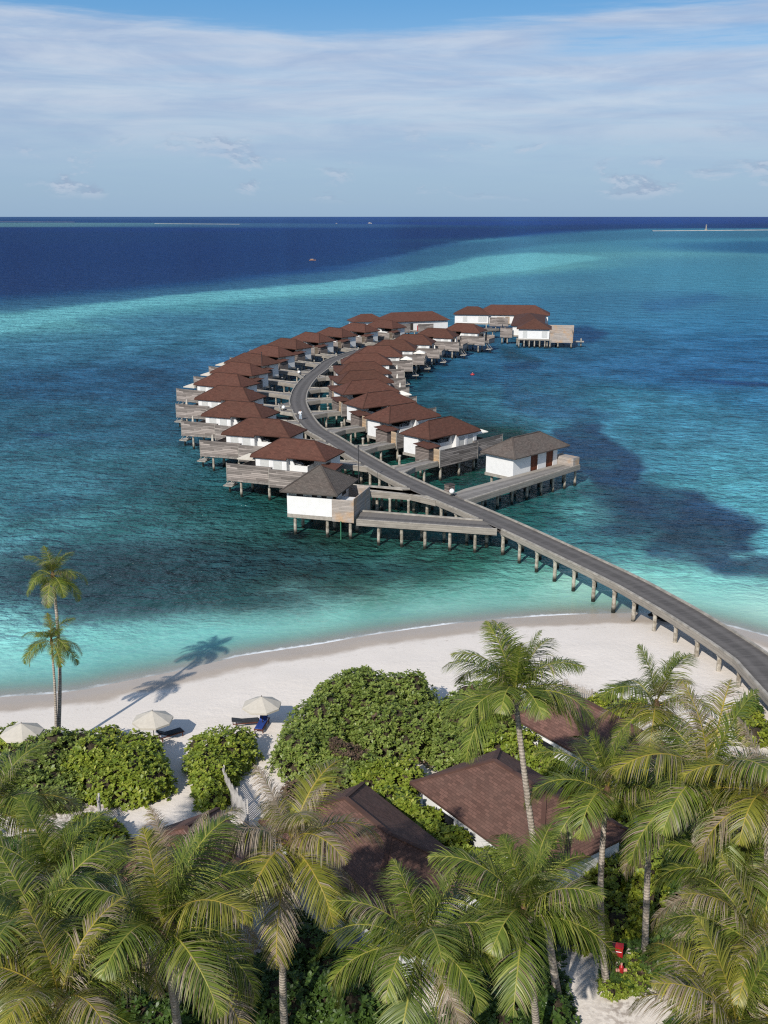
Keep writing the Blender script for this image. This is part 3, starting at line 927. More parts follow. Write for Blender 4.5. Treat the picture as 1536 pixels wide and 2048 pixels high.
for b in BAYS:
    poly = [((q.x - PO.x), (q.y - PO.y)) for q in b]
    if sum(poly[i][0] * poly[(i + 1) % len(poly)][1] - poly[(i + 1) % len(poly)][0] * poly[i][1] for i in range(len(poly))) < 0: poly.reverse()
    pb = MB(); pb.prism(poly, DZ - .5, DZ - .006)
    pb.build('passing_bay', M['pier'], pier)
    kb2 = MB()
    for i in range(len(poly)):
        p, q = poly[i], poly[(i + 1) % len(poly)]
        mid = Vector(((p[0] + q[0]) / 2, (p[1] + q[1]) / 2)) + PO
        if (PATH[path_dist(mid)] - mid).length > 2.0:
            kb2.bar((p[0], p[1], DZ + .2), (q[0], q[1], DZ + .2), .24, .62)
    kb2.build('bay_kerb', M['kerb'], pier)

pm = MB()
pm.tube([(0, 0, -3.2), (0, 0, .9), (0, 0, 2.15), (0, 0, 2.2), (0, 0, 2.4)], [.2, .19, .18, .23, .23], 9)
PILE = pm.build('pile', M['pile'], pier, smooth=False)
pile_proto_used = [False]


def pile(parent, x, y, s=1.0, sz=1.0):
    o = PILE if not pile_proto_used[0] else PILE.copy()
    if pile_proto_used[0]: COL.objects.link(o)
    pile_proto_used[0] = True
    o.parent = parent
    o.location = (x, y, 0); o.scale = (s, s, sz)
    o.rotation_euler = (0, 0, random.uniform(0, 6))
    return o


cnt = 0
rest = MB()
for i in range(2, n, 4):
    a, b = edge(i, -1.55), edge(i, 1.55)
    if PATH[i].y < 62: continue
    for sd in (-1, 1):
        q = edge(i, sd * 1.35)
        if cnt < 96:
            pile(pier, q.x, q.y, random.uniform(.95, 1.1)); cnt += 1
        else:
            rest.tube([(q.x, q.y, -3.2), (q.x, q.y, 2.15), (q.x, q.y, 2.2), (q.x, q.y, 2.4)], [.2, .18, .23, .23], 9)
    if cnt < 96:
        cb = MB(); cb.bar((a.x, a.y, DZ - .452), (b.x, b.y, DZ - .452), .3, .28); cb.build('cross_beam', M['kerb'], pier)
    else: rest.bar((a.x, a.y, DZ - .452), (b.x, b.y, DZ - .452), .3, .28)
tag(rest.build('far_piles', M['pile'], pier), kind='stuff')

ORD = ['', 'nearest the beach', 'second from the beach', 'third from the beach', 'fourth from the beach', 'fifth from the beach', 'sixth from the beach', 'seventh from the beach',
       'eighth from the beach', 'ninth from the beach', 'tenth from the beach', 'eleventh from the beach', 'twelfth from the beach', 'farthest out']


def walkway(name, label, poly, kerbs, z=DZ - .012, piles=(), group=None, mat='spur', uvdir=None):
    """boardwalk slab with kerbs along the listed polygon edges; poly in world metres"""
    o = Vector((poly[0][0], poly[0][1]))
    root = tag(empty(name, (o.x, o.y, 0)), label, 'boardwalk', group)
    p = [Vector((q[0], q[1])) - o for q in poly]
    area = sum(p[i].x * p[(i + 1) % len(p)].y - p[(i + 1) % len(p)].x * p[i].y for i in range(len(p)))
    mb = MB()
    d = (uvdir or (p[1] - p[0])).normalized(); s = Vector((-d.y, d.x))
    pts = p if area > 0 else list(reversed(p))
    mb.face([(q.x, q.y, z) for q in pts], 0, [(q.dot(d), q.dot(s) * .5) for q in pts])
    mb.face([(q.x, q.y, z - .42) for q in reversed(pts)])
    for i in range(len(pts)):
        q, r = pts[i], pts[(i + 1) % len(pts)]
        mb.face([(q.x, q.y, z - .42), (r.x, r.y, z - .42), (r.x, r.y, z), (q.x, q.y, z)])
    mb.build('deck', M[mat], root)
    cen = sum(p, Vector((0, 0))) / len(p)
    for i in kerbs:
        kbm, fm = MB(), MB()
        q, r = p[i], p[(i + 1) % len(p)]
        dd = (r - q).normalized(); nn = Vector((-dd.y, dd.x))
        if nn.dot(cen - (q + r) / 2) < 0: nn = -nn
        kbm.bar((q.x + nn.x * .1, q.y + nn.y * .1, z + .17), (r.x + nn.x * .1, r.y + nn.y * .1, z + .17), .22, .165)
        fm.bar((q.x - nn.x * .05, q.y - nn.y * .05, z + .1), (r.x - nn.x * .05, r.y - nn.y * .05, z + .1), .09, .66)
        kbm.build('kerb', M['kerb'], root); fm.build('fascia', M['fascia'], root)
    for x, y in piles: pile(root, x - o.x, y - o.y, random.uniform(.85, 1.0))
    return root


for side, k, st, a, c, L in spurs:
    if L > 21: continue
    row = 'left' if side > 0 else 'right'
    w = 1.02
    e = st - a * (L - .05)
    fl = st - a * max(L - 2.6, L * .5)
    t, nr = pnorm(path_dist(e))
    # splayed mouth parallel to the pier edge
    tt = t if t.dot(c) > 0 else -t
    poly = [st - c * w, fl - c * w, e - tt * 2.2 + a * .05, e + tt * 2.2 + a * .05, fl + c * w, st + c * w]
    i = path_dist(e); sgn = 1 if (e - PATH[i]).dot(nr) > 0 else -1
    base = PATH[i] + nr * sgn * (PW + .012)
    poly[2] = base - tt * 2.1; poly[3] = base + tt * 2.1
    pl = []
    dd = 2.6
    while dd < L - 1.5:
        q = st - a * dd
        pl += [(q.x + c.x * .8, q.y + c.y * .8), (q.x - c.x * .8, q.y - c.y * .8)]
        dd += 4.0
    walkway('side_walkway', 'grey side walkway to the %s-row villa %s' % (row, ORD[k + 1] if not (side < 0 and k == 11) else 'farthest out'),
            [tuple(q) for q in poly], (0, 1, 3, 4), piles=pl, group='side walkways to the villas', uvdir=a)

# ------------------------------------------------------------------ villas
FZ = 2.6
EZ = 5.4


def make_villa(my):
    root = empty('overwater_villa')
    B = lambda: MB(my)
    w = B()
    w.box(.5, 10.3, .5, .7, FZ, 5.36); w.box(.5, .7, .7, 3.4, FZ, 5.36)
    w.box(10.1, 10.3, .7, 1.2, FZ, 5.36); w.box(10.1, 10.3, 5.0, 6.14, FZ, 5.36); w.box(10.1, 10.3, 1.2, 5.0, 4.9, 5.36)
    w.box(.7, 3.0, 3.2, 3.4, FZ, 5.36)
    w.box(3.0, 3.2, 3.2, 5.4, FZ, 4.25)
    w.box(3.2, 5.7, 5.2, 5.4, FZ, 4.25)
    w.box(5.7, 6.25, 5.94, 6.14, FZ, 5.36); w.box(7.75, 8.2, 5.94, 6.14, FZ, 5.36); w.box(9.7, 10.1, 5.94, 6.14, FZ, 5.36)
    for x0, x1 in ((6.25, 7.75), (8.2, 9.7)):
        w.box(x0, x1, 5.94, 6.14, FZ, 2.95); w.box(x0, x1, 5.94, 6.14, 4.85, 5.36)
    w.box(5.7, 5.9, 3.2, 5.94, FZ, 5.36)
    # the low court wall sweeps up to the window block
    for y, fl in ((5.2, 1), (5.4, 0)):
        f = [(4.9, y, 4.25), (5.69, y, 4.25), (5.69, y, 5.34), (5.45, y, 5.34)]
        w.face(f if fl else f[::-1])
    w.face([(4.9, 5.2, 4.25), (5.45, 5.2, 5.34), (5.45, 5.4, 5.34), (4.9, 5.4, 4.25)])
    w.build('wall', M['white'], root)
    b = B(); b.box(.4, 10.4, .4, 5.5, 2.2, 2.594); b.build('plinth', M['plinth'], root)
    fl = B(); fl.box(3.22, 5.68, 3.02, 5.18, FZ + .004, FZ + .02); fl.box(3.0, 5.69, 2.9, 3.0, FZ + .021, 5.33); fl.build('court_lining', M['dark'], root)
    tb = B(); tb.box(4.3, 5.1, 3.8, 4.9, FZ + .03, 4.15); tb.face([(4.2, 4.95, 4.2), (5.2, 4.95, 4.45), (5.2, 3.7, 4.45), (4.2, 3.7, 4.2)]); tb.build('bath_shelter', M['white'], root)
    r = B()
    r.hip(0, 11, 0, 6.1, EZ, 1.9, 3.05)
    z2 = EZ - .22
    r.face([(5.6, 6.1, EZ), (5.6, 6.45, z2), (11.0, 6.45, z2), (11, 6.1, EZ)][::-1], 0, [(0, 0), (0, .4), (5.4, .4), (5.4, 0)])
    r.face([(5.6, 6.45, z2 - .14), (5.6, 6.1, EZ - .145), (11, 6.1, EZ - .145), (11, 6.45, z2 - .14)][::-1])
    r.face([(5.6, 6.45, z2), (5.6, 6.45, z2 - .14), (11, 6.45, z2 - .14), (11, 6.45, z2)][::-1])
    r.face([(5.6, 6.1, EZ), (5.6, 6.1, EZ - .145), (5.6, 6.45, z2 - .14), (5.6, 6.45, z2)][::-1])
    r.face([(11, 6.1, EZ - .145), (11, 6.1, EZ), (11, 6.45, z2), (11, 6.45, z2 - .14)][::-1])
    ro = r.build('roof', M['roof'], root)
    rc = B()
    ym = 3.05; rz = EZ + 1.9
    rc.bar((3.05, ym, rz + .025), (7.95, ym, rz + .025), .24, .06)
    for x, y, x2 in ((0, 0, 3.05), (0, 6.1, 3.05), (11, 0, 7.95), (11, 6.1, 7.95)):
        rc.bar((x, y, EZ + .02), (x2, ym, rz + .02), .16, .05)
    rc.build('ridge_cap', M['roof'], ro)
    for x0, x1 in ((6.25, 7.75), (8.2, 9.7)):
        fr = B()
        for q in ((x0, x0 + .09, 2.95, 4.85), (x1 - .09, x1, 2.95, 4.85), (x0 + .09, x1 - .09, 2.95, 3.03), (x0 + .09, x1 - .09, 4.77, 4.85)):
            fr.box(q[0], q[1], 6.02, 6.12, q[2], q[3])
        wi = fr.build('window', M['whitepaint'], root)
        pn = B(); pn.box(x0 + .09, x1 - .09, 6.04, 6.07, 3.03, 4.77)
        pn.build('pane', M['blind'], wi)
    g = B(); g.box(10.16, 10.22, 1.2, 5.0, FZ, 4.9); sd = g.build('sliding_door', M['glass'], root)
    d = B()
    d.box(-1.6, 10.42, 5.6, 9.5, 2.4, 2.62); d.box(10.424, 13.2, .4, 8.5, 2.4, 2.616)
    d.build('deck', M['deckwood'], root)
    for nm, q in (('a', (-1.6, 6.5, 9.5, 9.58)), ('b', (6.6, 13.25, 8.6, 8.68))):
        s = B(); s.box(q[0], q[1], q[2], q[3], 2.15, 4.5)
        for x in np.linspace(q[0] + .05, q[1] - .15, 5): s.box(x, x + .1, q[2] - .08, q[2], 2.4, 4.42)
        s.box(q[0], q[1], q[2] - .03, q[3] + .03, 4.503, 4.56)
        ps = s.build('privacy_screen', M['slat'], root)
        for x in (q[0] - .09, q[1] + .004):
            e = B(); e.box(x, x + .086, q[2] - .02, q[3] + .02, 2.1, 4.6); e.build('end_post', M['kerb'], ps)
    s = B(); s.box(6.5, 6.58, 8.6, 9.58, 2.15, 4.5); s.build('screen_return', M['slat'], root)
    s = B(); s.box(10.5, 13.25, .3, .38, 2.15, 4.2); s.build('privacy_screen', M['slat'], root)
    s = B(); s.box(13.2, 13.27, .38, 5.0, 2.15, 3.5); s.build('deck_rail', M['slat'], root)
    h = B()
    h.box(-1.5, .6, 7.2, 7.3, 2.25, 4.45); h.box(-1.5, -1.4, 4.7, 7.2, 2.25, 4.45); h.box(-1.4, .45, 4.7, 4.8, 2.25, 4.45); h.box(.5, .6, 5.6, 7.2, 2.7, 4.45)
    ht = h.build('entry_hut', M['slatdark'], root)
    hr = B()
    hr.face([(-1.75, 4.5, 4.85), (.45, 4.5, 4.85), (.45, 5.42, 4.77), (.9, 5.42, 4.77), (.9, 7.5, 4.5), (-1.75, 7.5, 4.5)], 0, [(0, 0), (1.9, 0), (1.9, .6), (2.5, .6), (2.5, 2.4), (0, 2.4)])
    hr.face([(-1.75, 7.5, 4.42), (.9, 7.5, 4.42), (.9, 5.42, 4.69), (.45, 5.42, 4.69), (.45, 4.5, 4.77), (-1.75, 4.5, 4.77)])
    hr.face([(-1.75, 7.5, 4.5), (.9, 7.5, 4.5), (.9, 7.5, 4.42), (-1.75, 7.5, 4.42)])
    hr.face([(-1.75, 4.5, 4.85), (-1.75, 7.5, 4.5), (-1.75, 7.5, 4.42), (-1.75, 4.5, 4.77)])
    hr.build('hut_roof', M['roof'], ht)
    gt = B(); gt.box(-1.68, -1.6, 8.4, 9.47, 2.65, 4.7); gt.build('entry_gate', M['slatwarm'], root)
    pf = B(); pf.box(13.28, 14.7, 5.6, 7.4, .95, 1.1)
    for i in range(4): pf.box(13.26 + .02 * i, 13.4 + .1 * i, 6.1, 6.9, 2.3 - .35 * i, 2.36 - .35 * i)
    pf.bar((13.3, 5.7, 2.5), (14.5, 5.7, 1.1), .06, .1); pf.bar((13.3, 7.3, 2.5), (14.5, 7.3, 1.1), .06, .1)
    pf.build('swim_platform', M['kerb'], root)
    for x in (-.9, 3.1, 7.2, 11.4):
        for y in (1.0, 5.2, 8.3 if x > 7 else 9.0):
            pile(root, x, y * my, random.uniform(.85, 1.05))
    pile(root, 14.2, 6.5 * my, .7, .45)
    return root


words = ORD
vroots = {}
for side, VL in ((1, LV), (-1, RV)):
    proto = make_villa(side)
    for k, (x, y, A) in enumerate(VL):
        o = proto if k == 0 else copy_tree(proto)
        o.location = (x, y, 0); o.rotation_euler = (0, 0, R(A))
        row = 'left' if side > 0 else 'right'
        pos = 'farthest out' if k == len(VL) - 1 else ORD[k + 1]
        tag(o, 'white villa with brown hipped roof, %s in the %s row' % (pos, row), 'villa', 'overwater villas in the %s row' % row)
        vroots[(side, k)] = o


def vpt(side, k, u, v, z):
    x, y, A = (LV if side > 0 else RV)[k]
    a, c = vdirs(A, side)
    q = Vector((x, y)) + a * u + c * v
    return (q.x, q.y, z), R(A)


def parasol(name, label, loc, rz, open_=True, r=1.75, hh=2.5, n=4, group=None, mat='canvas', sag=.55):
    root = tag(empty(name, loc, rz), label, 'parasol', group)
    p = MB(); p.tube([(0, 0, 0), (0, 0, hh)], .03, 6); p.build('pole', M['polewood'], root)
    b = MB(); b.tube([(0, 0, 0), (0, 0, .1)], .28, 10); b.build('base', M['plinth'], root)
    c = MB()
    if open_:
        z0 = hh - sag
        rot = math.pi / 4 if n == 4 else 0
        ring = [(r * math.cos(rot + 2 * math.pi * k / n), r * math.sin(rot + 2 * math.pi * k / n)) for k in range(n)]
        mid = [(x * .5, y * .5) for x, y in ring]
        for k in range(n):
            a, b2 = k, (k + 1) % n
            c.face([(*ring[a], z0), (*ring[b2], z0), (*mid[b2], z0 + sag * .53), (*mid[a], z0 + sag * .53)])
            c.face([(*mid[a], z0 + sag * .53), (*mid[b2], z0 + sag * .53), (0, 0, hh + .02)])
            c.face([(*ring[b2], z0), (*ring[a], z0), (*ring[a], z0 - .14), (*ring[b2], z0 - .14)])
        cv = c.build('canopy', M[mat], root)
        f = MB(); f.tube([(0, 0, hh + .021), (0, 0, hh + .12)], [.03, .02], 6); f.build('finial', M['polewood'], root)
        rb = MB()
        for x, y in ring: rb.bar((0, 0, hh - .06), (x * .97, y * .97, z0 - .02), .03, .03)
        rb.build('rib', M['polewood'], root)
    else:
        c.tube([(0, 0, .75), (0, 0, .9), (0, 0, 1.6), (0, 0, hh), (0, 0, hh + .08)], [.12, .24, .2, .09, .02], 8)
        c.build('canopy', M[mat], root)
    return root


for side, k, op_, lab in [(1, 0, 1, 'open cream parasol on the sea deck of the nearest left-row villa'), (1, 1, 0, 'folded cream parasol behind the screen of the second left-row villa'),
                          (1, 2, 0, 'folded cream parasol behind the screen of the third left-row villa'), (1, 3, 0, 'folded cream parasol behind the screen of the fourth left-row villa'),
                          (1, 4, 1, 'open cream parasol at the sea end of the fifth left-row villa'), (1, 5, 1, 'open cream parasol at the sea end of the sixth left-row villa'),
                          (1, 6, 1, 'open cream parasol at the sea end of the seventh left-row villa'),
                          (-1, 0, 1, 'open cream parasol at the sea end of the nearest right-row villa'), (-1, 3, 1, 'open pale parasol on the deck of the fourth right-row villa'),
                          (-1, 4, 0, 'folded cream parasol on the deck of the fifth right-row villa'),
                          (-1, 5, 0, 'folded cream parasol on the deck of the sixth right-row villa'), (-1, 6, 0, 'folded cream parasol on the deck of the seventh right-row villa'),
                          (-1, 7, 1, 'open pale parasol on the deck of the eighth right-row villa'),
                          (-1, 8, 1, 'open pale parasol on the deck of the ninth right-row villa'), (-1, 9, 0, 'folded pale parasol on the deck of the tenth right-row villa'),
                          (-1, 10, 0, 'folded pale parasol on the deck of the eleventh right-row villa')]:
    loc, rz = vpt(side, k, 11.9, 5.4 if op_ else 7.4, 2.62)
    if k == 0: loc, rz = vpt(side, k, 11.9, 4.6, 2.62)
    parasol('parasol', lab, loc, rz, bool(op_), 1.9, 2.55, 4, 'parasols on the villa decks', 'canvas' if side > 0 else 'canvaspale')

# ------------------------------------------------------------------ the two grey-roofed service houses at the start of the pier
s = tag(empty('pavilion', (SB.x, SB.y, 0), SVA), 'white pavilion with grey-brown hipped roof and two dark red doors, right of the pier', 'pavilion')
mb = MB(-1)
mb.box(.6, 10.2, .6, .8, FZ, 5.36); mb.box(.6, .8, .8, 5.3, FZ, 5.36); mb.box(10.0, 10.2, .8, 5.3, FZ, 5.36)
for x0, x1 in ((.8, 4.3), (5.9, 7.7), (9.3, 10.0)): mb.box(x0, x1, 5.1, 5.3, FZ, 5.36)
for x0, x1 in ((4.3, 5.9), (7.7, 9.3)): mb.box(x0, x1, 5.1, 5.3, 5.0, 5.36)
mb.build('wall', M['white'], s)
mb = MB(-1); mb.box(.5, 10.3, .5, 5.24, 2.2, 2.594); mb.build('plinth', M['plinth'], s)
for x0, x1 in ((4.3, 5.9), (7.7, 9.3)):
    mb = MB(-1); mb.box(x0 + .01, x1 - .01, 5.14, 5.2, FZ, 4.995); dd = mb.build('door', M['door'], s)
    mb = MB(-1); mb.box(x0 + .15, x0 + .2, 5.2, 5.26, 3.7, 3.95); mb.build('handle', M['steel'], dd)
mb = MB(-1); mb.hip(0, 12, 0, 6.1, EZ, 1.95, 3.05); ro = mb.build('roof', M['roofgrey'], s)
mb = MB(-1); mb.bar((3.0, 3.05, EZ + 2.0), (9.0, 3.05, EZ + 2.0), .26, .09)
for x, y, x2 in ((0, 0, 3.05), (0, 6.1, 3.05), (12, 0, 8.95), (12, 6.1, 8.95)): mb.bar((x, y, EZ + .05), (x2, 3.05, EZ + 2.0), .2, .08)
mb.build('ridge_cap', M['roofgrey'], ro)
mb = MB(-1); mb.box(10.3, 11.7, 5.2, 7.95, 2.7, 4.1); mb.box(10.3, 11.7, 5.2, 5.24, 4.1, 4.3); mb.build('board_enclosure', M['slatpink'], s)
for x in (1.2, 4.2, 7.2, 10.0):
    for y in (1.2, 4.6): pile(s, x, -y)
S_ = lambda u, v: tuple(SB + sva * u + svc * v)
e0, e1 = WALK_S[0].to_2d(), WALK_S[1].to_2d()
pl = []
for u in (-8.2, -5.2, -2.3, .8, 3.8, 6.4, 9.0, 11.4): pl += [S_(u, 7.6), S_(u, 5.6)]
i0, i1 = path_dist(e0), path_dist(e1)
walkway('side_walkway', 'wide pale boardwalk from the pier along the pavilion with red doors', [S_(11.8, 8.0), tuple(e1), tuple(e0), S_(-9.0, 5.35), S_(11.8, 5.35)], (0,), piles=pl, group='side walkways to the villas', uvdir=sva)

t_ = tag(empty('pavilion', (TB.x, TB.y, 0), TA), 'white pavilion with grey-brown pyramid roof and board-clad side, left of the pier', 'pavilion')
mb = MB()
mb.box(.9, 6.4, .7, .9, FZ, 5.36); mb.box(6.2, 6.4, .9, 7.3, FZ, 5.36); mb.box(.9, 1.1, .9, 5.2, FZ, 4.1); mb.box(.9, 1.1, .9, 2.0, 4.1, 5.36); mb.box(.9, 1.1, 3.6, 5.2, 4.1, 5.36)
mb.box(.9, 6.2, 7.1, 7.3, FZ, 4.75)
mb.build('wall', M['white'], t_)
mb = MB(); mb.box(.9, 6.4, .9, 7.32, 2.15, 2.594); mb.build('plinth', M['plinth'], t_)
for x0, x1 in ((.9, 1.6), (2.25, 2.75), (3.4, 4.5), (5.3, 6.2)):
    mb = MB(); mb.box(x0, x1, 6.85, 7.05, 4.76, 5.36); mb.build('clerestory_pier', M['grey'], t_)
for x0, x1 in ((1.6, 2.25), (2.75, 3.4), (4.5, 5.3)):
    mb = MB(); mb.box(x0, x1, 6.9, 6.95, 4.76, 5.36); mb.build('clerestory_window', M['dark'], t_)
mb = MB(); mb.box(.96, 1.02, 2.0, 3.6, 4.1, 5.36); mb.build('window', M['dark'], t_)
mb = MB(); mb.hip(0, 7.0, 0, 8.0, EZ, 2.35, 3.35); ro = mb.build('roof', M['roofgrey'], t_)
mb = MB()
for x, y, x2 in ((0, 0, 3.35), (0, 8, 3.35), (7, 0, 3.65), (7, 8, 3.65)): mb.bar((x, y, EZ + .05), (x2, 4, EZ + 2.41), .22, .08)
mb.build('ridge_cap', M['roofgrey'], ro)
mb = MB()
mb.box(-1.75, .896, 7.2, 7.3, 2.1, 4.75); mb.box(-1.75, -1.65, 1.0, 7.2, 2.1, 4.9); mb.box(-1.65, .896, 1.0, 1.1, 2.1, 4.9)
mb.build('board_cladding', M['slatpink'], t_)
mb = MB(); mb.box(-1.64, .89, 1.1, 7.2, 2.3, 2.6); mb.build('deck', M['deckwood'], t_)
mb = MB(); mb.box(-1.2, .85, 4.2, 7.15, 4.2, 4.3); mb.build('canopy_slab', M['white'], t_)
for x in (-1.2, 1.6, 5.6):
    for y in (1.4, 4.4, 6.9): pile(t_, x, y)
mb = MB(); mb.tube([(-.2, 7.4, -2), (-.2, 7.4, 2.2)], .07, 8); mb.build('drain_pipe', M['green'], t_)
lerp = lambda a, b, t: (a[0] + (b[0] - a[0]) * t, a[1] + (b[1] - a[1]) * t)
pl = []
for t in (.16, .33, .5, .68, .86):
    p = lerp(WALK_T[0], WALK_T[1], t); q = lerp(WALK_T[3], WALK_T[2], t)
    pl += [lerp(p, q, .12), lerp(p, q, .85)]
walkway('side_walkway', 'dark grey boardwalk from the pier to the board-clad pavilion, nearest the beach', [tuple(q.to_2d()) for q in WALK_T], (0, 2), piles=pl, group='side walkways to the villas', mat='pier')
pl = [lerp(WALK_U[0], WALK_U[1], t) for t in (.1, .55, .95)] + [lerp(WALK_U[5], WALK_U[4], t) for t in (.2, .7)]
walkway('side_walkway', 'grey boardwalk with pale kerb running behind the board-clad pavilion', [tuple(q.to_2d()) for q in WALK_U], (0, 1, 4), piles=pl, group='side walkways to the villas')


# ------------------------------------------------------------------ two large residences at the seaward end
def residence(label, loc, rz, blocks, screens, piles_, wins, extra=None):
    root = tag(empty('residence', loc, rz), label, 'residence', 'large residences at the end of the pier')
    for (x0, x1, y0, y1, rise) in blocks:
        w = MB(); i = .6
        w.box(x0 + i, x1 - i, y0 + i, y0 + i + .2, FZ, 5.36); w.box(x0 + i, x1 - i, y1 - i - .2, y1 - i, FZ, 5.36)
        w.box(x0 + i, x0 + i + .2, y0 + i + .2, y1 - i - .2, FZ, 5.36); w.box(x1 - i - .2, x1 - i, y0 + i + .2, y1 - i - .2, FZ, 5.36)
        w.build('wall', M['white'], root)
        b = MB(); b.box(x0 + .5, x1 - .5, y0 + .5, y1 - .5, 2.2, 2.594); b.build('plinth', M['plinth'], root)
        r = MB(); r.hip(x0, x1, y0, y1, EZ, rise, min((y1 - y0), (x1 - x0)) / 2); r.build('roof', M['roof'], root)
    for (x0, x1, y0, y1, z0, z1, mt) in screens:
        b = MB(); b.box(x0, x1, y0, y1, z0, z1); b.build('board_screen', M[mt], root)
    for (x0, x1, y0, y1, z0, z1, mt) in wins:
        b = MB(); b.box(x0, x1, y0, y1, z0, z1); b.build('window', M[mt], root)
    for x, y in piles_: pile(root, x, y)
    return root


# residence 1: along the bearing of its eave
p0 = P(775, 644.2, 5.4); ang = R(20)
r1 = residence('long white residence with brown roof behind the far end of the left row', (p0.x, p0.y, 0), ang,
               [(-1.5, 20.5, 0, 8.5, 2.4), (-9.5, 1.0, 3.5, 10.5, 2.0)],
               [(2.0, 6.5, -2.2, -2.1, 2.2, 4.9, 'slat'), (9.0, 14.0, -2.2, -2.1, 2.2, 4.7, 'slat'), (1.9, 2.0, -2.1, .6, 2.2, 4.9, 'slat'), (2.0, 14.0, -2.0, .5, 2.3, 2.5, 'deckwood')],
               [(2, -1.8), (5, -1.8), (8, -1.8), (11, -1.8), (14, 0), (17, 1), (19, 1), (2, 3), (8, 3), (14, 4), (-8, 4.5), (-4, 4.5), (0, 4.5), (19, 7)],
               [(7.0, 8.5, .56, .6, 2.7, 4.7, 'dark'), (-8.9, -8.96, 5, 6.5, 3, 4.7, 'dark'), (-7, -6, 4.06, 4.1, 3, 4.7, 'dark'), (8.8, 9.0, -2.16, -1.9, 2.6, 4.3, 'red')])
p1 = P(906, 628, 5.4)
r2 = residence('large white residence with brown roofs at the very end of the pier, jutting right', (p1.x, p1.y, 0), R(-9),
               [(0, 12.0, -.4, 8.0, 2.2), (7.0, 31.0, .2, 10.0, 2.75), (21.8, 31.6, -42.0, -33.0, 2.3), (19.8, 29.6, -33.4, 1.0, 2.2)],
               [(12, 18, -3.0, -2.9, 2.0, 4.8, 'slat'), (14.3, 16.5, -2.88, -2.6, 2.4, 4.9, 'slatwarm'), (31.1, 37.5, -41.0, -40.9, 1.6, 4.2, 'slatpink'), (29.0, 38, -30, -29.9, 2.2, 5.4, 'slatpink'), (37.5, 37.6, -40.9, -30, 1.6, 4.2, 'slatpink'),
                (17.0, 20.4, -34.0, -33.9, 2.0, 4.8, 'slat'), (31.1, 37.4, -40.8, -30.1, 2.2, 2.5, 'deckwood'), (12, 18.4, -2.8, .5, 2.3, 2.5, 'deckwood'), (38.0, 40.8, -38, -36.2, 1.5, 1.7, 'kerb'), (16.9, 17.0, -33.9, -20, 2.0, 4.6, 'slat')],
               [(22.6 + i * 1.45, -41.2) for i in range(7)] + [(22, -38), (25, -38), (28, -38), (30.5, -40.6), (33.5, -40.6), (37.2, -40.6), (37.2, -36), (33, -36), (40, -37), (17.5, -33.5), (19, -33.5), (18, -28), (18, -22), (18, -15), (20, -10), (1.5, 1), (6, 1), (11, -2.5), (14, -2.5), (17, -2.5), (20, -2), (24, 1.5), (28, 1.5), (30, 3)],
               [(3.2, 4.6, .16, .2, 3.0, 4.7, 'blind'), (8.2, 9.4, .16, .2, 3.0, 4.7, 'blind'), (9.5, 10.9, .16, .2, 3.0, 4.7, 'blind'), (23.6, 24.8, -41.44, -41.4, 2.9, 4.9, 'blind'), (28.9, 30.4, -41.44, -41.4, 2.9, 4.9, 'blind'), (16.8, 18.2, .76, .8, 2.6, 4.7, 'slatwarm')])
W_ = [P(1034, 656, DZ), P(964, 660, DZ), P(958, 655, DZ), P(985, 646, DZ), P(1034, 651, DZ)]

# ------------------------------------------------------------------ small things along the pier
def sphere_mb(mb, c, r, n=10, m=6, sz=1.0):
    for j in range(m):
        for i in range(n):
            q = []
            for (ii, jj) in ((i, j), (i + 1, j), (i + 1, j + 1), (i, j + 1)):
                th = math.pi * jj / m - math.pi / 2; ph = 2 * math.pi * ii / n
                q.append((c[0] + r * math.cos(th) * math.cos(ph), c[1] + r * math.cos(th) * math.sin(ph), c[2] + r * sz * math.sin(th)))
            if j == 0: q = [q[0], q[2], q[3]]
            elif j == m - 1: q = [q[0], q[1], q[2]]
            mb.face(q)


for px, py, lab in ((903.5, 991.5, 'white globe lamp at the junction with the pavilion walkway'), (567, 821, 'white globe lamp at the corner of the nearer passing bay'), (598, 749.5, 'white globe lamp at the tip of the farther passing bay')):
    q = P(px, py, DZ)
    root = tag(empty('globe_lamp', q), lab, 'lamp', 'globe lamps on the pier')
    b = MB(); b.tube([(0, 0, 0), (0, 0, .06), (0, 0, .061), (0, 0, .3)], [.2, .2, .07, .07], 10); b.build('base', M['steel'], root)
    g = MB(); sphere_mb(g, (0, 0, .58), .32, 14, 9); g.build('globe', M['globe'], root, smooth=True)
q = P(899, 984, DZ)
root = tag(empty('utility_box', q, R(40)), 'dark grey slatted utility box on the edge of the pier behind a globe lamp', 'utility box')
b = MB(); b.box(-.5, .5, -.4, .4, 0, .95); b.build('cabinet', M['slatdark'], root)
b = MB(); b.box(-.56, .56, -.46, .46, .953, 1.02); b.build('lid', M['slatdark'], root)
for (px, py, pt, lab) in ((717.5, 966, 893, 'tall thin black mast on the walkway behind the grey-roofed pavilion'), (524.5, 757, 706, 'tall thin black mast rising among the left-row roofs')):
    q = P(px, py, DZ); top = PY(px, pt, q.y)
    root = tag(empty('mast', q), lab, 'mast', 'masts beside the pier')
    b = MB(); b.tube([(0, 0, 0), (0, 0, top.z - DZ)], [.06, .045], 6); b.build('pole', M['steel'], root)
    b = MB(); b.tube([(0, 0, top.z - DZ + .001), (0, 0, top.z - DZ + .16)], .11, 8); b.build('lantern', M['steel'], root)


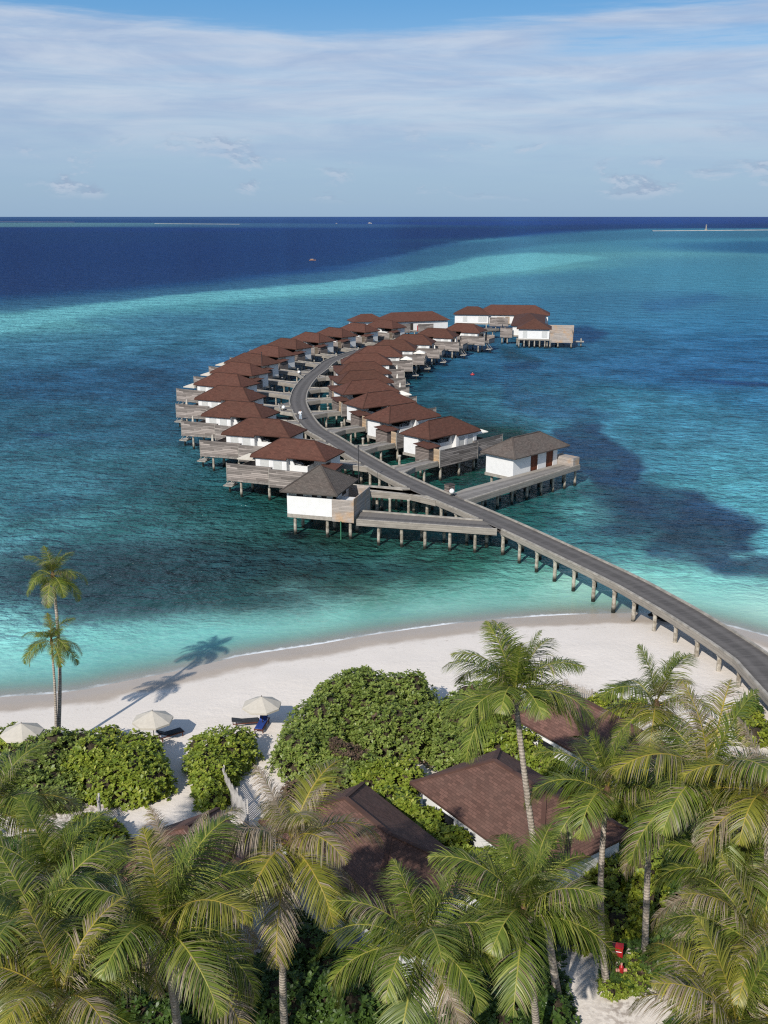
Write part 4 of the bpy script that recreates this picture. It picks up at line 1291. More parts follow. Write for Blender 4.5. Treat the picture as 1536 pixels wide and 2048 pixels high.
# person in white walking on the pier
def skin_body(name, verts, edges, rad, mat, parent=None, sub=1):
    me = bpy.data.meshes.new(name); me.from_pydata(verts, edges, [])
    o = bpy.data.objects.new(name, me); COL.objects.link(o)
    if parent: o.parent = parent
    sk = o.modifiers.new('Skin', 'SKIN'); sk.use_smooth_shade = True
    for v, r in zip(me.skin_vertices[0].data, rad): v.radius = (r, r)
    me.skin_vertices[0].data[0].use_root = True
    ss = o.modifiers.new('Sub', 'SUBSURF'); ss.levels = sub; ss.render_levels = sub
    me.materials.append(mat)
    return o


q = P(601, 840, DZ)
pr = tag(empty('person', q, R(8)), 'person in a loose white shirt and pale trousers walking up the pier', 'person')
V_ = [(0, 0, .92), (0, .02, 1.18), (0, .01, 1.42), (0, .0, 1.52), (0, .02, 1.66), (0, .03, 1.76),
      (-.19, 0, 1.4), (-.27, -.08, 1.14), (-.26, .02, .9), (.19, 0, 1.4), (.27, .1, 1.15), (.25, .24, .95),
      (-.1, 0, .88), (-.11, .16, .48), (-.11, .2, .06), (-.11, .32, .03), (.1, 0, .88), (.11, -.08, .48), (.11, -.28, .1), (.11, -.17, .03)]
E_ = [(0, 1), (1, 2), (2, 3), (3, 4), (4, 5), (2, 6), (6, 7), (7, 8), (2, 9), (9, 10), (10, 11), (0, 12), (12, 13), (13, 14), (14, 15), (0, 16), (16, 17), (17, 18), (18, 19)]
skin_body('body', V_, E_, [.13, .12, .13, .055, .09, .08, .065, .045, .035, .065, .045, .035, .09, .065, .045, .04, .09, .065, .045, .04], M['skin'], pr)
skin_body('shirt', [(0, 0, .86), (0, .02, 1.15), (0, .01, 1.42), (-.2, 0, 1.4), (-.27, -.07, 1.16), (-.27, -.02, 1.02), (.2, 0, 1.4), (.27, .09, 1.17), (.265, .16, 1.05)],
          [(0, 1), (1, 2), (2, 3), (3, 4), (4, 5), (2, 6), (6, 7), (7, 8)], [.185, .165, .16, .095, .08, .075, .095, .08, .075], M['whitepaint'], pr)
skin_body('trousers', [(0, 0, .93), (-.1, 0, .86), (-.11, .16, .48), (-.11, .2, .12), (.1, 0, .86), (.11, -.08, .48), (.11, -.26, .15)], [(0, 1), (1, 2), (2, 3), (0, 4), (4, 5), (5, 6)],
          [.15, .115, .09, .075, .115, .09, .075], M['bluegrey'], pr)
skin_body('hair', [(0, .0, 1.7), (0, .01, 1.79)], [(0, 1)], [.105, .085], M['hair'], pr)

# floats, boats and far islets
q = P(945, 750, 0)
root = tag(empty('float', q), 'small red float drifting on the lagoon right of the villas', 'float')
b = MB(); sphere_mb(b, (0, 0, .1), .5, 12, 8, .6); b.build('ball', M['red'], root, smooth=True)
b = MB(); b.tube([(0, 0, .36), (0, 0, .6)], .07, 6); b.build('handle', M['redpale'], root)


def boat(label, px, py, L, hull, cabin):
    q = P(px, py, 0)
    root = tag(empty('boat', q, R(random.uniform(-20, 20))), label, 'boat', 'boats on the open sea')
    w = L * .13; hgt = L * .11
    st = [(-.5, .8, 0.9), (-.2, 1, .85), (.2, .9, .9), (.42, .4, 1.1), (.5, .05, 1.35)]
    m = MB()
    for (a, wa, za), (c, wc, zc) in zip(st[:-1], st[1:]):
        A0, C0 = a * L, c * L
        for sd in (-1, 1):
            f = [(A0, sd * w * wa * .5, -.2), (C0, sd * w * wc * .5, -.2), (C0, sd * w * wc, hgt * zc), (A0, sd * w * wa, hgt * za)]
            m.face(f if sd < 0 else f[::-1])
        m.face([(A0, -w * wa, hgt * za), (C0, -w * wc, hgt * zc), (C0, w * wc, hgt * zc), (A0, w * wa, hgt * za)])
    m.face([(-.5 * L, -w * .8, hgt * .9), (-.5 * L, w * .8, hgt * .9), (-.5 * L, w * .4, -.2), (-.5 * L, -w * .4, -.2)])
    m.build('hull', M[hull], root)
    c = MB(); c.box(-.3 * L, .12 * L, -w * .7, w * .7, hgt * .95, hgt * 1.9); cc = c.build('cabin', M[cabin], root)
    c = MB(); c.box(-.34 * L, .16 * L, -w * .85, w * .85, hgt * 1.905, hgt * 2.1); c.build('canopy', M['canvas'], cc)
    return root


boat('small open orange boat on the deep blue water beyond the reef', 625, 521, 5.6, 'orangeboat', 'orangeboat')
boat('white boat on the horizon, the left and smaller one', 673, 447, 9, 'canvas', 'canvas')
boat('long white boat on the horizon right of the other one', 740, 447, 19, 'canvas', 'canvas')


def sandbank(label, pxs, half, z, mat):
    """low bank of sand along a line of points on the water"""
    c = [P(x, y, 0) for x, y in pxs]
    o = c[0]
    m = MB()
    for i in range(len(c) - 1):
        a, b = c[i] - o, c[i + 1] - o
        d = (b - a).normalized(); s = Vector((-d.y, d.x, 0))
        wa = half * (.35 + .65 * abs(math.sin(math.pi * i / (len(c) - 1))) ** .6 + .12 * math.sin(i * 2.3)); wb = half * (.35 + .65 * abs(math.sin(math.pi * (i + 1) / (len(c) - 1))) ** .6 + .12 * math.sin((i + 1) * 2.3))
        for sg in (-1, 1):
            f = [a + s * sg * wa + Vector((0, 0, -.3)), b + s * sg * wb + Vector((0, 0, -.3)), b + Vector((0, 0, z)), a + Vector((0, 0, z))]
            m.face(f if sg < 0 else f[::-1])
    ob = m.build('sandbank', M[mat], None, loc=o)
    tag(ob, label, 'sandbank', kind='structure')
    return ob


M['bank'] = mat_plain('bank_sand', (0.48, 0.44, 0.39), 0.9, 0.25, .03)
sandbank('thin pale sandbank with breakers on the far left reef', [(310 + i * 17, 447.4 + .12 * i) for i in range(11)], 26, 1.0, 'bank')
sandbank('faint pale reef crest near the left edge of the horizon', [(-60 + i * 30, 443.2 + .12 * i) for i in range(8)], 22, .5, 'bank')
sandbank('low pale sandbank on the far right reef', [(1304 + i * 22, 462.2 - .18 * i) for i in range(14)], 16, 1.2, 'bank')
q = P(1412, 460.5, 0)
root = tag(empty('beacon_tower', q), 'slim grey beacon tower on the far right sandbank', 'tower')
b = MB(); b.tube([(0, 0, 0), (0, 0, 2), (0, 0, 2.01), (0, 0, 12)], [4, 3.4, 1.8, 1.2], 8); b.build('shaft', M['plinth'], root)
b = MB(); b.tube([(0, 0, 12.01), (0, 0, 12.6), (0, 0, 14)], [1.9, 1.9, .4], 8); b.build('top', M['plinth'], root)

# ------------------------------------------------------------------ beach bungalows
BA = R(-55)
ba = Vector((math.cos(BA), math.sin(BA))); bc = Vector((-ba.y, ba.x))      # bc points to the far right


def bungalow(label, fl, L=11.0, W=6.9, eave=4.2, court=0.0):
    """fl: far-left eave corner (world xy); local x runs towards the camera, local y to the right"""
    z0 = GZ
    root = tag(empty('bungalow', (fl[0], fl[1], z0), BA), label, 'bungalow', 'brown-roofed bungalows among the palms')
    e = eave - z0
    r = MB(); r.hip(0, L, 0, W, e, 1.95, W / 2); ro = r.build('roof', M['roofland'], root)
    rc = MB(); ym = W / 2
    rc.bar((ym, ym, e + 2.0), (L - ym, ym, e + 2.0), .26, .09)
    for x, y, x2 in ((0, 0, ym), (0, W, ym), (L, 0, L - ym), (L, W, L - ym)): rc.bar((x, y, e + .05), (x2, ym, e + 2.0), .24, .08)
    rc.build('ridge_cap', M['roofland'], ro)
    w = MB(); i = .55
    w.box(i, L - i, i, i + .2, -.3, e - .02); w.box(i, L - i, W - i - .2, W - i, -.3, e - .02)
    w.box(i, i + .2, i + .2, W - i - .2, -.3, e - .02); w.box(L - i - .2, L - i, i + .2, W - i - .2, -.3, e - .02)
    w.build('wall', M['white'], root)
    for x in (2.0, 6.5):
        g = MB(); g.box(x, x + 1.6, i - .04, i - .004, .9, 2.1); wi = g.build('window', M['whitepaint'], root)
        g = MB(); g.box(x + .1, x + 1.5, i - .05, i - .042, 1.0, 2.0); g.build('pane', M['glass'], wi)
    if court:                                   # walled outdoor bathroom at the landward end
        y = MB()
        y.box(L - i, L + court, .7, .9, -.3, 1.9); y.box(L - i, L + court, W - .9, W - .7, -.3, 1.9); y.box(L + court - .2, L + court, .9, W - .9, -.3, 1.9)
        y.build('courtyard_wall', M['white'], root)
    return root


Afl = Vector((1.5, 53.1))
Bfl = Vector((-1.2, 53.1)) - bc * 6.9
Cfl = P(1140, 1390, 4.2).to_2d() - bc * 5.4
Dfl = P(436, 1616, 4.2).to_2d() - bc * 6.9
bungalow('brown shingled bungalow with the broad sunlit roof behind the leaning tall palm', Afl)
bungalow('brown shingled bungalow left of the hedge, its roof half in palm shade', Bfl, court=1.8)
bungalow('brown shingled bungalow partly hidden by palms near the picket fence on the beach', Cfl, 9.0, 5.4)
bungalow('dark shaded bungalow roof behind the palms at the left', Dfl, 8.5)
BUNG = [(Afl, 11, 6.9), (Bfl, 14, 6.9), (Cfl, 9, 5.4), (Dfl, 8.5, 6.9)]


def in_bungalow(x, y, m=0.2):
    for fl, L, W in BUNG:
        d = Vector((x, y)) - fl
        u, v = d.dot(ba), d.dot(bc)
        if -m < u < L + m and -m < v < W + m: return True
    return False


# ------------------------------------------------------------------ palms
def frond_mesh(name, L, e0, bend, dry, seed, nl=104, mat='frond', twist=0.0):
    """one feather leaf along +x: arching rib with hanging leaflets; dry = share of dead leaflets"""
    rg = random.Random(seed)
    V, Fq, D = [], [], []
    n = 16
    pts, tan = [], []
    p = Vector((0, 0, 0)); yaw = 0.0
    for i in range(n + 1):
        t = i / n
        el = e0 - bend * (t ** 1.35)
        yaw += rg.uniform(-.02, .02)
        d = Vector((math.cos(el) * math.cos(yaw), math.cos(el) * math.sin(yaw), math.sin(el)))
        pts.append(p.copy()); tan.append(d)
        p = p + d * (L / n)
    # rib
    side = Vector((0, 1, 0))
    for i in range(n + 1):
        w = .032 * (1 - i / n) ** .7 * L / 4 + .006
        V += [pts[i] - side * w, pts[i] + Vector((0, 0, w * .8)), pts[i] + side * w]
        D += [2.0 if dry < .75 else 1.0] * 3
    for i in range(n):
        a = i * 3
        Fq += [(a, a + 3, a + 4, a + 1), (a + 1, a + 4, a + 5, a + 2)]
    # where the dead leaflets sit: a patch along the rib and the tips
    d0 = rg.uniform(.1, .5); d1 = d0 + rg.uniform(.25, .5)
    for s in (-1, 1):
        gap0 = rg.uniform(.2, .9); gap1 = gap0 + rg.uniform(.0, .06)
        for j in range(nl):
            t = .13 + .87 * (j + rg.random() * .7) / nl
            if gap0 < t < gap1: continue
            k = min(int(t * n), n - 1); f = t * n - k
            o = pts[k].lerp(pts[k + 1], f); d = tan[k].lerp(tan[k + 1], f).normalized()
            up = Vector((0, 1, 0)).cross(d) * -1
            if up.z < 0 and abs(d.z) < .95: up = -up
            ll = L * .31 * (math.sin(math.pi * min(1, (t * .86 + .16))) ** .55) * rg.uniform(.82, 1.08)
            if t > .9: ll *= .8
            fwd = .35 + .75 * t
            sd = Vector((0, s, 0))
            dr = (sd + d * fwd + up * rg.uniform(-.15, .4)).normalized()
            isdry = rg.random() < (dry if d0 < t < d1 else dry * .35) or rg.random() < dry * dry * .9
            sag = rg.uniform(.55, 1.35) * (1.7 if isdry else 1.0) * (1.0 + .5 * dry)
            w0 = .0115 * L / 4 * rg.uniform(.85, 1.2) * (.8 if isdry else 1.15)
            q = o.copy(); b = len(V)
            wd = d.cross(dr).cross(dr).normalized() if d.cross(dr).length > 1e-3 else d
            dv = 1.0 if isdry else (rg.random() ** 4 * .18 + (.4 if rg.random() < dry * .4 else 0))
            for m in range(4):
                g = m / 3
                w = w0 * (1.15, 1.3, .95, .12)[m]
                V += [q - wd * w, q + wd * w]
                D += [dv * (1.0 if isdry else (.6 + .8 * g))] * 2
                dd = dr.copy(); dd.z -= sag * (g ** 1.1) * .95 + .12
                q = q + dd.normalized() * (ll / 3)
            for m in range(3):
                a = b + m * 2
                Fq.append((a, a + 1, a + 3, a + 2))
    o = np_mesh(name, np.array([tuple(v) for v in V]), np.array(Fq), M[mat], False, {'dry': ('FLOAT', np.array(D))})
    me = o.data
    bpy.data.objects.remove(o)
    return me


FR = {}
sd_ = 1
for kind, mat, drys in (('g', 'frond', (.02, .22, .06)), ('y', 'frondyel', (.1, .5, .2)), ('d', 'frondyel', (.85, 1.0, .7))):
    FR[kind] = []
    for e0, bend in ((80, 40), (64, 82), (48, 104), (32, 112), (14, 104), (-6, 84), (-32, 52)):
        for dr in drys:
            sd_ += 1
            FR[kind].append((e0, frond_mesh('frond', 4.0, R(e0 + (sd_ * 37 % 11 - 5)), R(bend + (sd_ * 53 % 21 - 10)), dr, sd_, mat=mat)))
FRI = {k: [[m for e, m in v if e == e0] for e0 in (80, 64, 48, 32, 14, -6, -32)] for k, v in FR.items()}


def palm(label, hub, base, L=4.0, nf=21, kinds='ggy', dead=1, seed=0, r0=.2, group='coconut palms', nuts=0, low=5, droop=0.0, bow=None, bare=None):
    rg = random.Random(seed * 13 + 5)
    z0 = gz(*base)
    root = tag(empty('coconut_palm', (base[0], base[1], z0 - .15)), label, 'palm tree', group)
    hb = Vector(hub) - Vector((base[0], base[1], z0 - .15))
    pts, rad = [], []
    n = 12
    b_ = Vector((rg.uniform(-.4, .4), rg.uniform(-.4, .4), 0)); bow = Vector(bow) if bow else b_
    for i in range(n + 1):
        t = i / n
        q = Vector((hb.x * t ** 1.25, hb.y * t ** 1.25, hb.z * t)) + bow * math.sin(math.pi * t)
        pts.append(q); rad.append(r0 * (1.35 if i == 0 else 1.0) * (1 - .38 * t))
    m = MB(); m.tube(pts, rad, 10)
    m.build('trunk', M['trunk'], root, smooth=True, weld=True)
    # fibrous crown base
    m = MB(); m.tube([hb + Vector((0, 0, -.35)), hb, hb + Vector((0, 0, .35))], [r0 * .7, r0 * 1.15, r0 * .5], 8)
    m.build('crown_base', M['litter'], root)
    nf = int(nf * .86)
    for i in range(nf):
        t = i / (nf - 1)
        lev = min(low, int(t ** .8 * (low + .99)))
        kd = rg.choice(kinds)
        if i >= nf - dead: kd = 'd'
        me = rg.choice(FRI[kd][lev])
        o = bpy.data.objects.new('frond', me); COL.objects.link(o); o.parent = root
        o.location = hb + Vector((0, 0, .15 - .3 * t))
        az = i * 2.39996 + rg.uniform(-.25, .25)
        if bare and lev >= 3 and abs((az - bare + math.pi) % (2 * math.pi) - math.pi) < .5: continue
        sc = L / 4 * (1.0 if lev else .82) * rg.uniform(.88, 1.08)
        o.rotation_euler = (rg.uniform(-.12, .12), rg.uniform(-.08, .08) + droop, az)
        o.scale = (sc, sc, sc)
    for k in range(nuts):
        a = k * 2.1
        m = MB(); sphere_mb(m, (0, 0, 0), .13, 8, 6, 1.2)
        c = m.build('coconut', M['bolster'], root, smooth=True)
        c.location = hb + Vector((.25 * math.cos(a), .25 * math.sin(a), -.25 - .05 * (k % 2)))
    return root


def hubp(px, py, Y): return PY(px, py, Y)


PALMS = [
    # label, hub(px,py,Y), base xy, L, nf, kinds, dead, seed, r0
    ('tall leaning coconut palm with pale curved trunk in front of the sunlit bungalow roof', (1030, 1392, 41.5), (8.0, 39.0), 3.9, 26, 'ggg', 0, 1, .19, 3),
    ('coconut palm with straight trunk standing beside the red hydrant', (1214, 1585, 40.5), (10.4, 39.8), 4.0, 20, 'ggy', 1, 2, .18, 2),
    ('coconut palm whose crown stands against the beach right of the picket fence', (1312, 1412, 44.0), (12.6, 41.6), 3.5, 17, 'ggy', 1, 3, .17, 0),
    ('broad coconut palm with drooping dead fronds right of the hydrant palm', (1416, 1566, 38.5), (13.6, 38.8), 4.9, 23, 'ggy', 3, 4, .2, 3),
    ('coconut palm with withered hanging fronds at the right edge', (1532, 1590, 36.5), (15.6, 36.2), 4.0, 20, 'yyd', 6, 5, .19, 0),
    ('coconut palm with leaning trunk and open green crown right of centre at the bottom', (1047, 1828, 33.2), (6.6, 35.6), 4.3, 22, 'ggg', 0, 6, .18, 2),
    ('short feathery coconut palm at the bottom centre', (838, 1895, 32.0), (1.6, 32.3), 4.3, 23, 'ggg', 1, 7, .18, 0),
    ('yellowing coconut palm with many withered fronds left of centre', (582, 1690, 35.0), (-4.3, 36.6), 4.1, 22, 'yyd', 5, 8, .18, 2),
    ('big coconut palm with curved grey trunk at the bottom left', (326, 1862, 31.5), (-8.0, 33.2), 4.6, 25, 'ggy', 2, 9, .2, 3),
    ('coconut palm with one upright half-dead frond behind the big bottom-left palm', (348, 1775, 36.5), (-9.2, 37.4), 4.3, 20, 'gyd', 4, 10, .18, 0),
    ('dense green coconut palm at the left below the big hedge', (106, 1780, 35.0), (-13.4, 35.8), 4.3, 23, 'ggg', 1, 11, .18, 0),
    ('coconut palm with thin trunk in the bottom-left corner', (80, 1868, 31.5), (-12.8, 33.4), 4.3, 22, 'ggy', 2, 12, .17, 0),
    ('coconut palm cut by the left edge of the photo beside the big hedge', (-14, 1625, 40.5), (-17.4, 40.9), 4.4, 21, 'ggy', 1, 13, .18, 0),
    ('coconut palm cut by the right edge of the photo low down', (1520, 1900, 31.5), (13.5, 31.8), 4.5, 22, 'ggy', 2, 14, .19, 2),
    ('green coconut palm with arching fronds between the two right-edge palms', (1478, 1780, 36.2), (15.4, 36.3), 4.4, 22, 'ggg', 1, 15, .18, 0),
    ('yellow-ribbed coconut palm crown in the bottom-right corner', (1475, 2075, 28.0), (11.3, 28.6), 4.6, 21, 'gyy', 2, 16, .2, 0),
    ('coconut palm crown cut by the bottom edge at the far left', (120, 2010, 28.5), (-10.0, 29.0), 4.0, 18, 'gyy', 1, 17, .18, 0),
    #('coconut palm cut by the left edge below the others', (-30, 1850, 33.0), (-15.6, 33.4), 4.4, 20, 'ggy', 2, 18, .18, 0),
    ('coconut palm behind the withered one near the right edge', (1500, 1680, 39.0), (17.2, 39.4), 4.3, 20, 'ggy', 2, 19, .18, 0),
    #('coconut palm partly hidden behind the bottom-centre palms', (470, 1900, 33.0), (-5.8, 33.6), 3.9, 19, 'gyy', 3, 20, .17, 0),
]
for lab, (hx, hy, Y_), base, L, nf, kinds, dead, seed, r0, nuts in PALMS:
    palm(lab, hubp(hx, hy, Y_), base, L * 1.06, nf, kinds, dead, seed, r0, nuts=nuts, low=4 if seed in (1, 6) else (6 if dead > 2 else 5), bare={1: -1.2, 2: -1.57, 6: -1.25, 7: None, 9: -1.75}.get(seed))
palm('taller of the two thin palms rising over the lagoon at the left', hubp(106, 1152, 66.5), (-22.3, 62.7), 2.7, 20, 'ggg', 0, 31, .15, 'twin palms over the lagoon', low=5, bow=(.35, 0, 0))
palm('shorter of the two thin palms rising over the lagoon at the left', hubp(103, 1284, 64.0), (-22.34, 62.55), 2.6, 17, 'ggy', 0, 32, .11, 'twin palms over the lagoon', low=5, bow=(.12, 0, 0))


# ------------------------------------------------------------------ shrubs
def rosettes(pts, nrm, size, rs, nl=8, flat=.55, up=.55):
    """leaf tufts: pts (n,3), nrm (n,3); every leaf is its own folded kite"""
    n = len(pts)
    nz = nrm * (1 - up) + np.array([0, 0, up]); nz /= np.linalg.norm(nz, axis=1, keepdims=True)
    ref = np.where(np.abs(nz[:, :1]) < .9, np.array([[1., 0, 0]]), np.array([[0, 1., 0]]))
    e1 = np.cross(nz, ref); e1 /= np.linalg.norm(e1, axis=1, keepdims=True)
    e2 = np.cross(nz, e1)
    ph = rs.random(n) * 6.28
    Vs = []
    for k in range(nl):
        a = ph + k * 6.2832 / nl * (1 if k < nl - 3 else 1.3) + rs.normal(0, .15, n)
        lift = (.25 + .6 * (k % 3) / 2) * flat * 2 * rs.uniform(.6, 1.3, n)
        rad = e1 * np.cos(a)[:, None] + e2 * np.sin(a)[:, None]
        d = rad + nz * lift[:, None]; d /= np.linalg.norm(d, axis=1, keepdims=True)
        s = np.cross(d, nz); s /= (np.linalg.norm(s, axis=1, keepdims=True) + 1e-9)
        ll = (size * rs.uniform(.7, 1.25, n))[:, None]
        w = ll * .24
        tipdrop = nz * (-.12 * ll)
        b = pts
        mid = pts + d * ll * .62
        Vs.append(np.stack([b, mid - s * w, pts + d * ll + tipdrop, mid + s * w], 1))
    V = np.stack(Vs, 1).reshape(-1, 3)
    Fq = np.arange(len(V)).reshape(-1, 4)
    return V, Fq


def shrub(label, blobs, mat='shrub', dens=15, size=.2, seed=0, group='rounded green beach shrubs', name='shrub', vines=None, cat='shrub', zb=None):
    """blobs: (x, y, rx, ry, height) mounds in world metres"""
    rs = np.random.default_rng(seed + 100)
    cx, cy = blobs[0][0], blobs[0][1]
    z0 = gz(cx, cy) if zb is None else zb
    root = tag(empty(name, (cx, cy, z0)), label, cat, group)
    bl = list(blobs)
    for i in range(1, len(blobs)):          # keep every clump of the plant joined
        b = blobs[i]; a = min(blobs[:i], key=lambda q: math.hypot(q[0] - b[0], q[1] - b[1]))
        if math.hypot(a[0] - b[0], a[1] - b[1]) > .6 * (min(a[2], a[3]) + min(b[2], b[3])):
            bl.append(((a[0] + b[0]) / 2, (a[1] + b[1]) / 2, (a[2] + b[2]) / 2, (a[3] + b[3]) / 2, (a[4] + b[4]) / 2 * .8))
    blobs = bl
    allb = []
    for (x, y, rx, ry, h) in blobs:
        allb.append((x, y, 0.0, rx, ry, h))
        # secondary lumps on the mound
        for k in range(max(3, int(rx * ry * 1.6))):
            a = rs.random() * 6.28; t = rs.uniform(.15, .95); el = t * 1.45
            r_ = rs.uniform(.5, .95) * min(1.1, .35 * (rx + ry))
            allb.append((x + rx * .86 * math.cos(a) * math.cos(el), y + ry * .86 * math.sin(a) * math.cos(el), h * .84 * math.sin(el), r_, r_, r_ * .85))
    B = np.array(allb)
    P_, N_ = [], []
    for b in B:
        area = 2 * math.pi * ((b[3] * b[4]) ** .8 + (b[3] * b[5]) ** .8 + (b[4] * b[5]) ** .8) / 3 ** 1.0 * .55
        m = max(12, int(area * dens * 2.5))
        u = rs.normal(size=(m, 3)); u /= np.linalg.norm(u, axis=1, keepdims=True)
        u[:, 2] = np.abs(u[:, 2]) if b[2] == 0 else u[:, 2]
        rr = rs.uniform(.8, 1.05, m)[:, None]
        P_.append(np.array([b[0], b[1], b[2]]) + u * b[3:6] * rr); N_.append(u / b[3:6] * b[3:6].mean())
    Pn = np.concatenate(P_); Nn = np.concatenate(N_)
    ins = np.zeros(len(Pn), bool)
    for b in B:
        ins |= (((Pn - b[:3]) / (b[3:6] * .78)) ** 2).sum(1) < 1
    ok = (~ins) & (Pn[:, 2] > .05)
    hole = fbm(Pn[:, 0] * .9, Pn[:, 1] * .9 + Pn[:, 2] * .9, seed, 3)
    ok &= hole > -.62
    Pn, Nn = Pn[ok], Nn[ok]
    Nn /= np.linalg.norm(Nn, axis=1, keepdims=True)
    Pn = Pn - np.array([cx, cy, 0])
    V, Fq = rosettes(Pn, Nn, size * 1.2 * rs.uniform(.55, 1.45, len(Pn)), rs)
    dead = np.repeat(fbm(Pn[:, 0] * 1.3 + 9, Pn[:, 1] * 1.3 + Pn[:, 2], seed + 5, 3) > .62, 8) if mat in ('shrub', 'shrubdull') else np.zeros(len(Fq), bool)
    o = np_mesh('foliage', V, Fq, [M[mat], M['vine']], mat_idx=dead)
    o.parent = root
    c = MB()
    for b in B:
        sphere_mb(c, (b[0] - cx, b[1] - cy, b[2]), 1.0, 10, 6) if False else None
    core = MB()  # solid twig-brown core, dark to stand in for shade inside the shrub
    for b in B:
        if b[3] < .35: continue
        for j in range(5):
            for i in range(10):
                q = []
                for ii, jj in ((i, j), (i + 1, j), (i + 1, j + 1), (i, j + 1)):
                    th = (math.pi / 2) * jj / 5 if b[2] == 0 else -math.pi / 2 + math.pi * jj / 5
                    pa = 2 * math.pi * ii / 10
                    q.append((b[0] - cx + b[3] * .7 * math.cos(th) * math.cos(pa), b[1] - cy + b[4] * .7 * math.cos(th) * math.sin(pa), b[2] + b[5] * .7 * math.sin(th) - (.1 if b[2] == 0 and j == 0 and jj == 0 else 0)))
                core.face(q)
    co = core.build('dark_twig_core', M['twig'], root)
    if vines:
        vx, vy, vr, vh = vines
        m = int(330 * vr * vr)
        a = rs.random(m) * 6.28; r_ = np.sqrt(rs.random(m)) * vr
        vp = np.stack([vx + r_ * np.cos(a) - cx, vy + r_ * np.sin(a) - cy, np.zeros(m)], 1)
        zz = np.zeros(m)
        for b in B:
            q = 1 - ((vp[:, 0] + cx - b[0]) / b[3]) ** 2 - ((vp[:, 1] + cy - b[1]) / b[4]) ** 2
            zz = np.maximum(zz, np.where(q > 0, b[2] + b[5] * np.sqrt(np.clip(q, 0, 1)), 0))
        vp[:, 2] = zz + rs.uniform(-.05, .3, m)
        V, Fq = rosettes(vp, np.tile([[0, 0, 1.]], (m, 1)), np.full(m, .16), rs, nl=4)
        o = np_mesh('dry_creeper', V, Fq, M['vine']); o.parent = root
    return root


def pxb(px0, px1, pyb, h, depth=None, z=GZ):
    """mound from its left/right edges and foot line in the photo"""
    a, b = P(px0, pyb, z), P(px1, pyb, z)
    rx = (b.x - a.x) / 2
    ry = depth if depth else rx * .8
    return ((a.x + b.x) / 2, a.y + ry * .92, rx, ry, h)


shrub('large rounded bright green hedge at the left beside the sandy path', [pxb(150, 335, 1612, 2.5, 2.2), pxb(110, 260, 1580, 2.4, 2.0), pxb(190, 312, 1560, 1.9, 2.0), pxb(250, 330, 1585, 2.1, 1.6)], 'shrub', 15, .21, 1)
shrub('duller green hedge at the left edge around the foot of the twin palms', [pxb(-30, 130, 1570, 1.9, 2.2), pxb(40, 180, 1545, 2.0, 2.0), pxb(-60, 70, 1620, 1.8, 2.0), pxb(70, 170, 1620, 1.7, 1.6)], 'shrubdull', 15, .19, 2)
shrub('thin green shrub on the sand beneath the left parasol', [pxb(-60, 90, 1500, .9, 1.4), pxb(70, 140, 1500, .9, 1.0), pxb(150, 250, 1490, 1.2, 1.1)], 'shrub', 14, .18, 3)
shrub('squarish bright green shrub between the two sandy paths', [pxb(362, 512, 1545, 2.3, 2.0), pxb(372, 470, 1590, 2.0, 1.8), pxb(385, 450, 1630, 1.7, 1.3)], 'shrub', 16, .2, 4)
shrub('huge domed green shrub with dry brown creeper in the middle', [pxb(610, 850, 1470, 3.6, 3.2), pxb(560, 730, 1500, 2.8, 2.6), pxb(530, 690, 1565, 2.3, 2.4), pxb(700, 870, 1530, 2.9, 2.8), pxb(640, 800, 1590, 1.6, 1.6), pxb(780, 900, 1520, 2.6, 2.2), pxb(740, 880, 1455, 3.3, 2.3)], 'shrubdull', 15, .19, 5,
      vines=(P(700, 1478, 3.6).x, P(700, 1478, 3.6).y, 1.35, 2))
shrub('broad green shrub left of the tall leaning palm', [pxb(830, 1010, 1520, 3.2, 2.6), pxb(890, 1060, 1480, 3.1, 2.5), pxb(860, 980, 1560, 2.0, 1.6)], 'shrubdull', 15, .19, 6)
shrub('dark green shrub behind the sunlit bungalow roof', [pxb(1000, 1110, 1560, 2.6, 1.8), pxb(960, 1060, 1545, 2.2, 1.3)], 'shrub', 14, .2, 7)
shrub('low brown-tinged shrub around the foot of the domed shrub', [pxb(545, 660, 1625, 1.0, 1.2), pxb(640, 740, 1630, 1.0, 1.0)], 'vine', 16, .17, 8)
hb_ = []
for u in np.linspace(-.5, 10.5, 9):
    q = Afl + ba * u - bc * (.95 + .15 * math.sin(u * 2))
    hb_.append((q.x, q.y, 1.2, 1.2, 2.55 + .25 * math.sin(u * 1.7)))
shrub('bright yellow-green hedge running between the two bungalow roofs', hb_, 'shrub', 18, .22, 9)
hc_ = []
for u in np.linspace(2, 10, 6):
    q = Cfl + ba * u - bc * .9
    hc_.append((q.x, q.y, 1.1, 1.1, 2.3 + .3 * math.sin(u * 1.9)))
shrub('green hedge against the wall of the bungalow near the beach', hc_, 'shrub', 15, .2, 22)
shrub('bright green shrub at the head of the hedge between the bungalows', [pxb(720, 850, 1600, 1.9, 1.6), pxb(700, 790, 1590, 1.5, 1.2)], 'shrub', 16, .2, 10)
shrub('low bright yellow-green shrub beside the picket fence on the beach', [pxb(1150, 1260, 1440, 1.2, 1.3), pxb(1110, 1200, 1452, 1.0, 1.0), pxb(1200, 1310, 1440, 1.0, 1.2)], 'shrubyel', 15, .2, 11)
shrub('dark clipped ball shrub beside the pier at the right edge', [pxb(1478, 1528, 1432, 1.3, .85)], 'shrubdark', 40, .12, 12)
shrub('bright yellow-green shrub at the right edge below the ball shrub', [pxb(1490, 1580, 1492, 1.2, 1.3), pxb(1464, 1520, 1436, .6, .7)], 'shrubyel', 16, .2, 13)
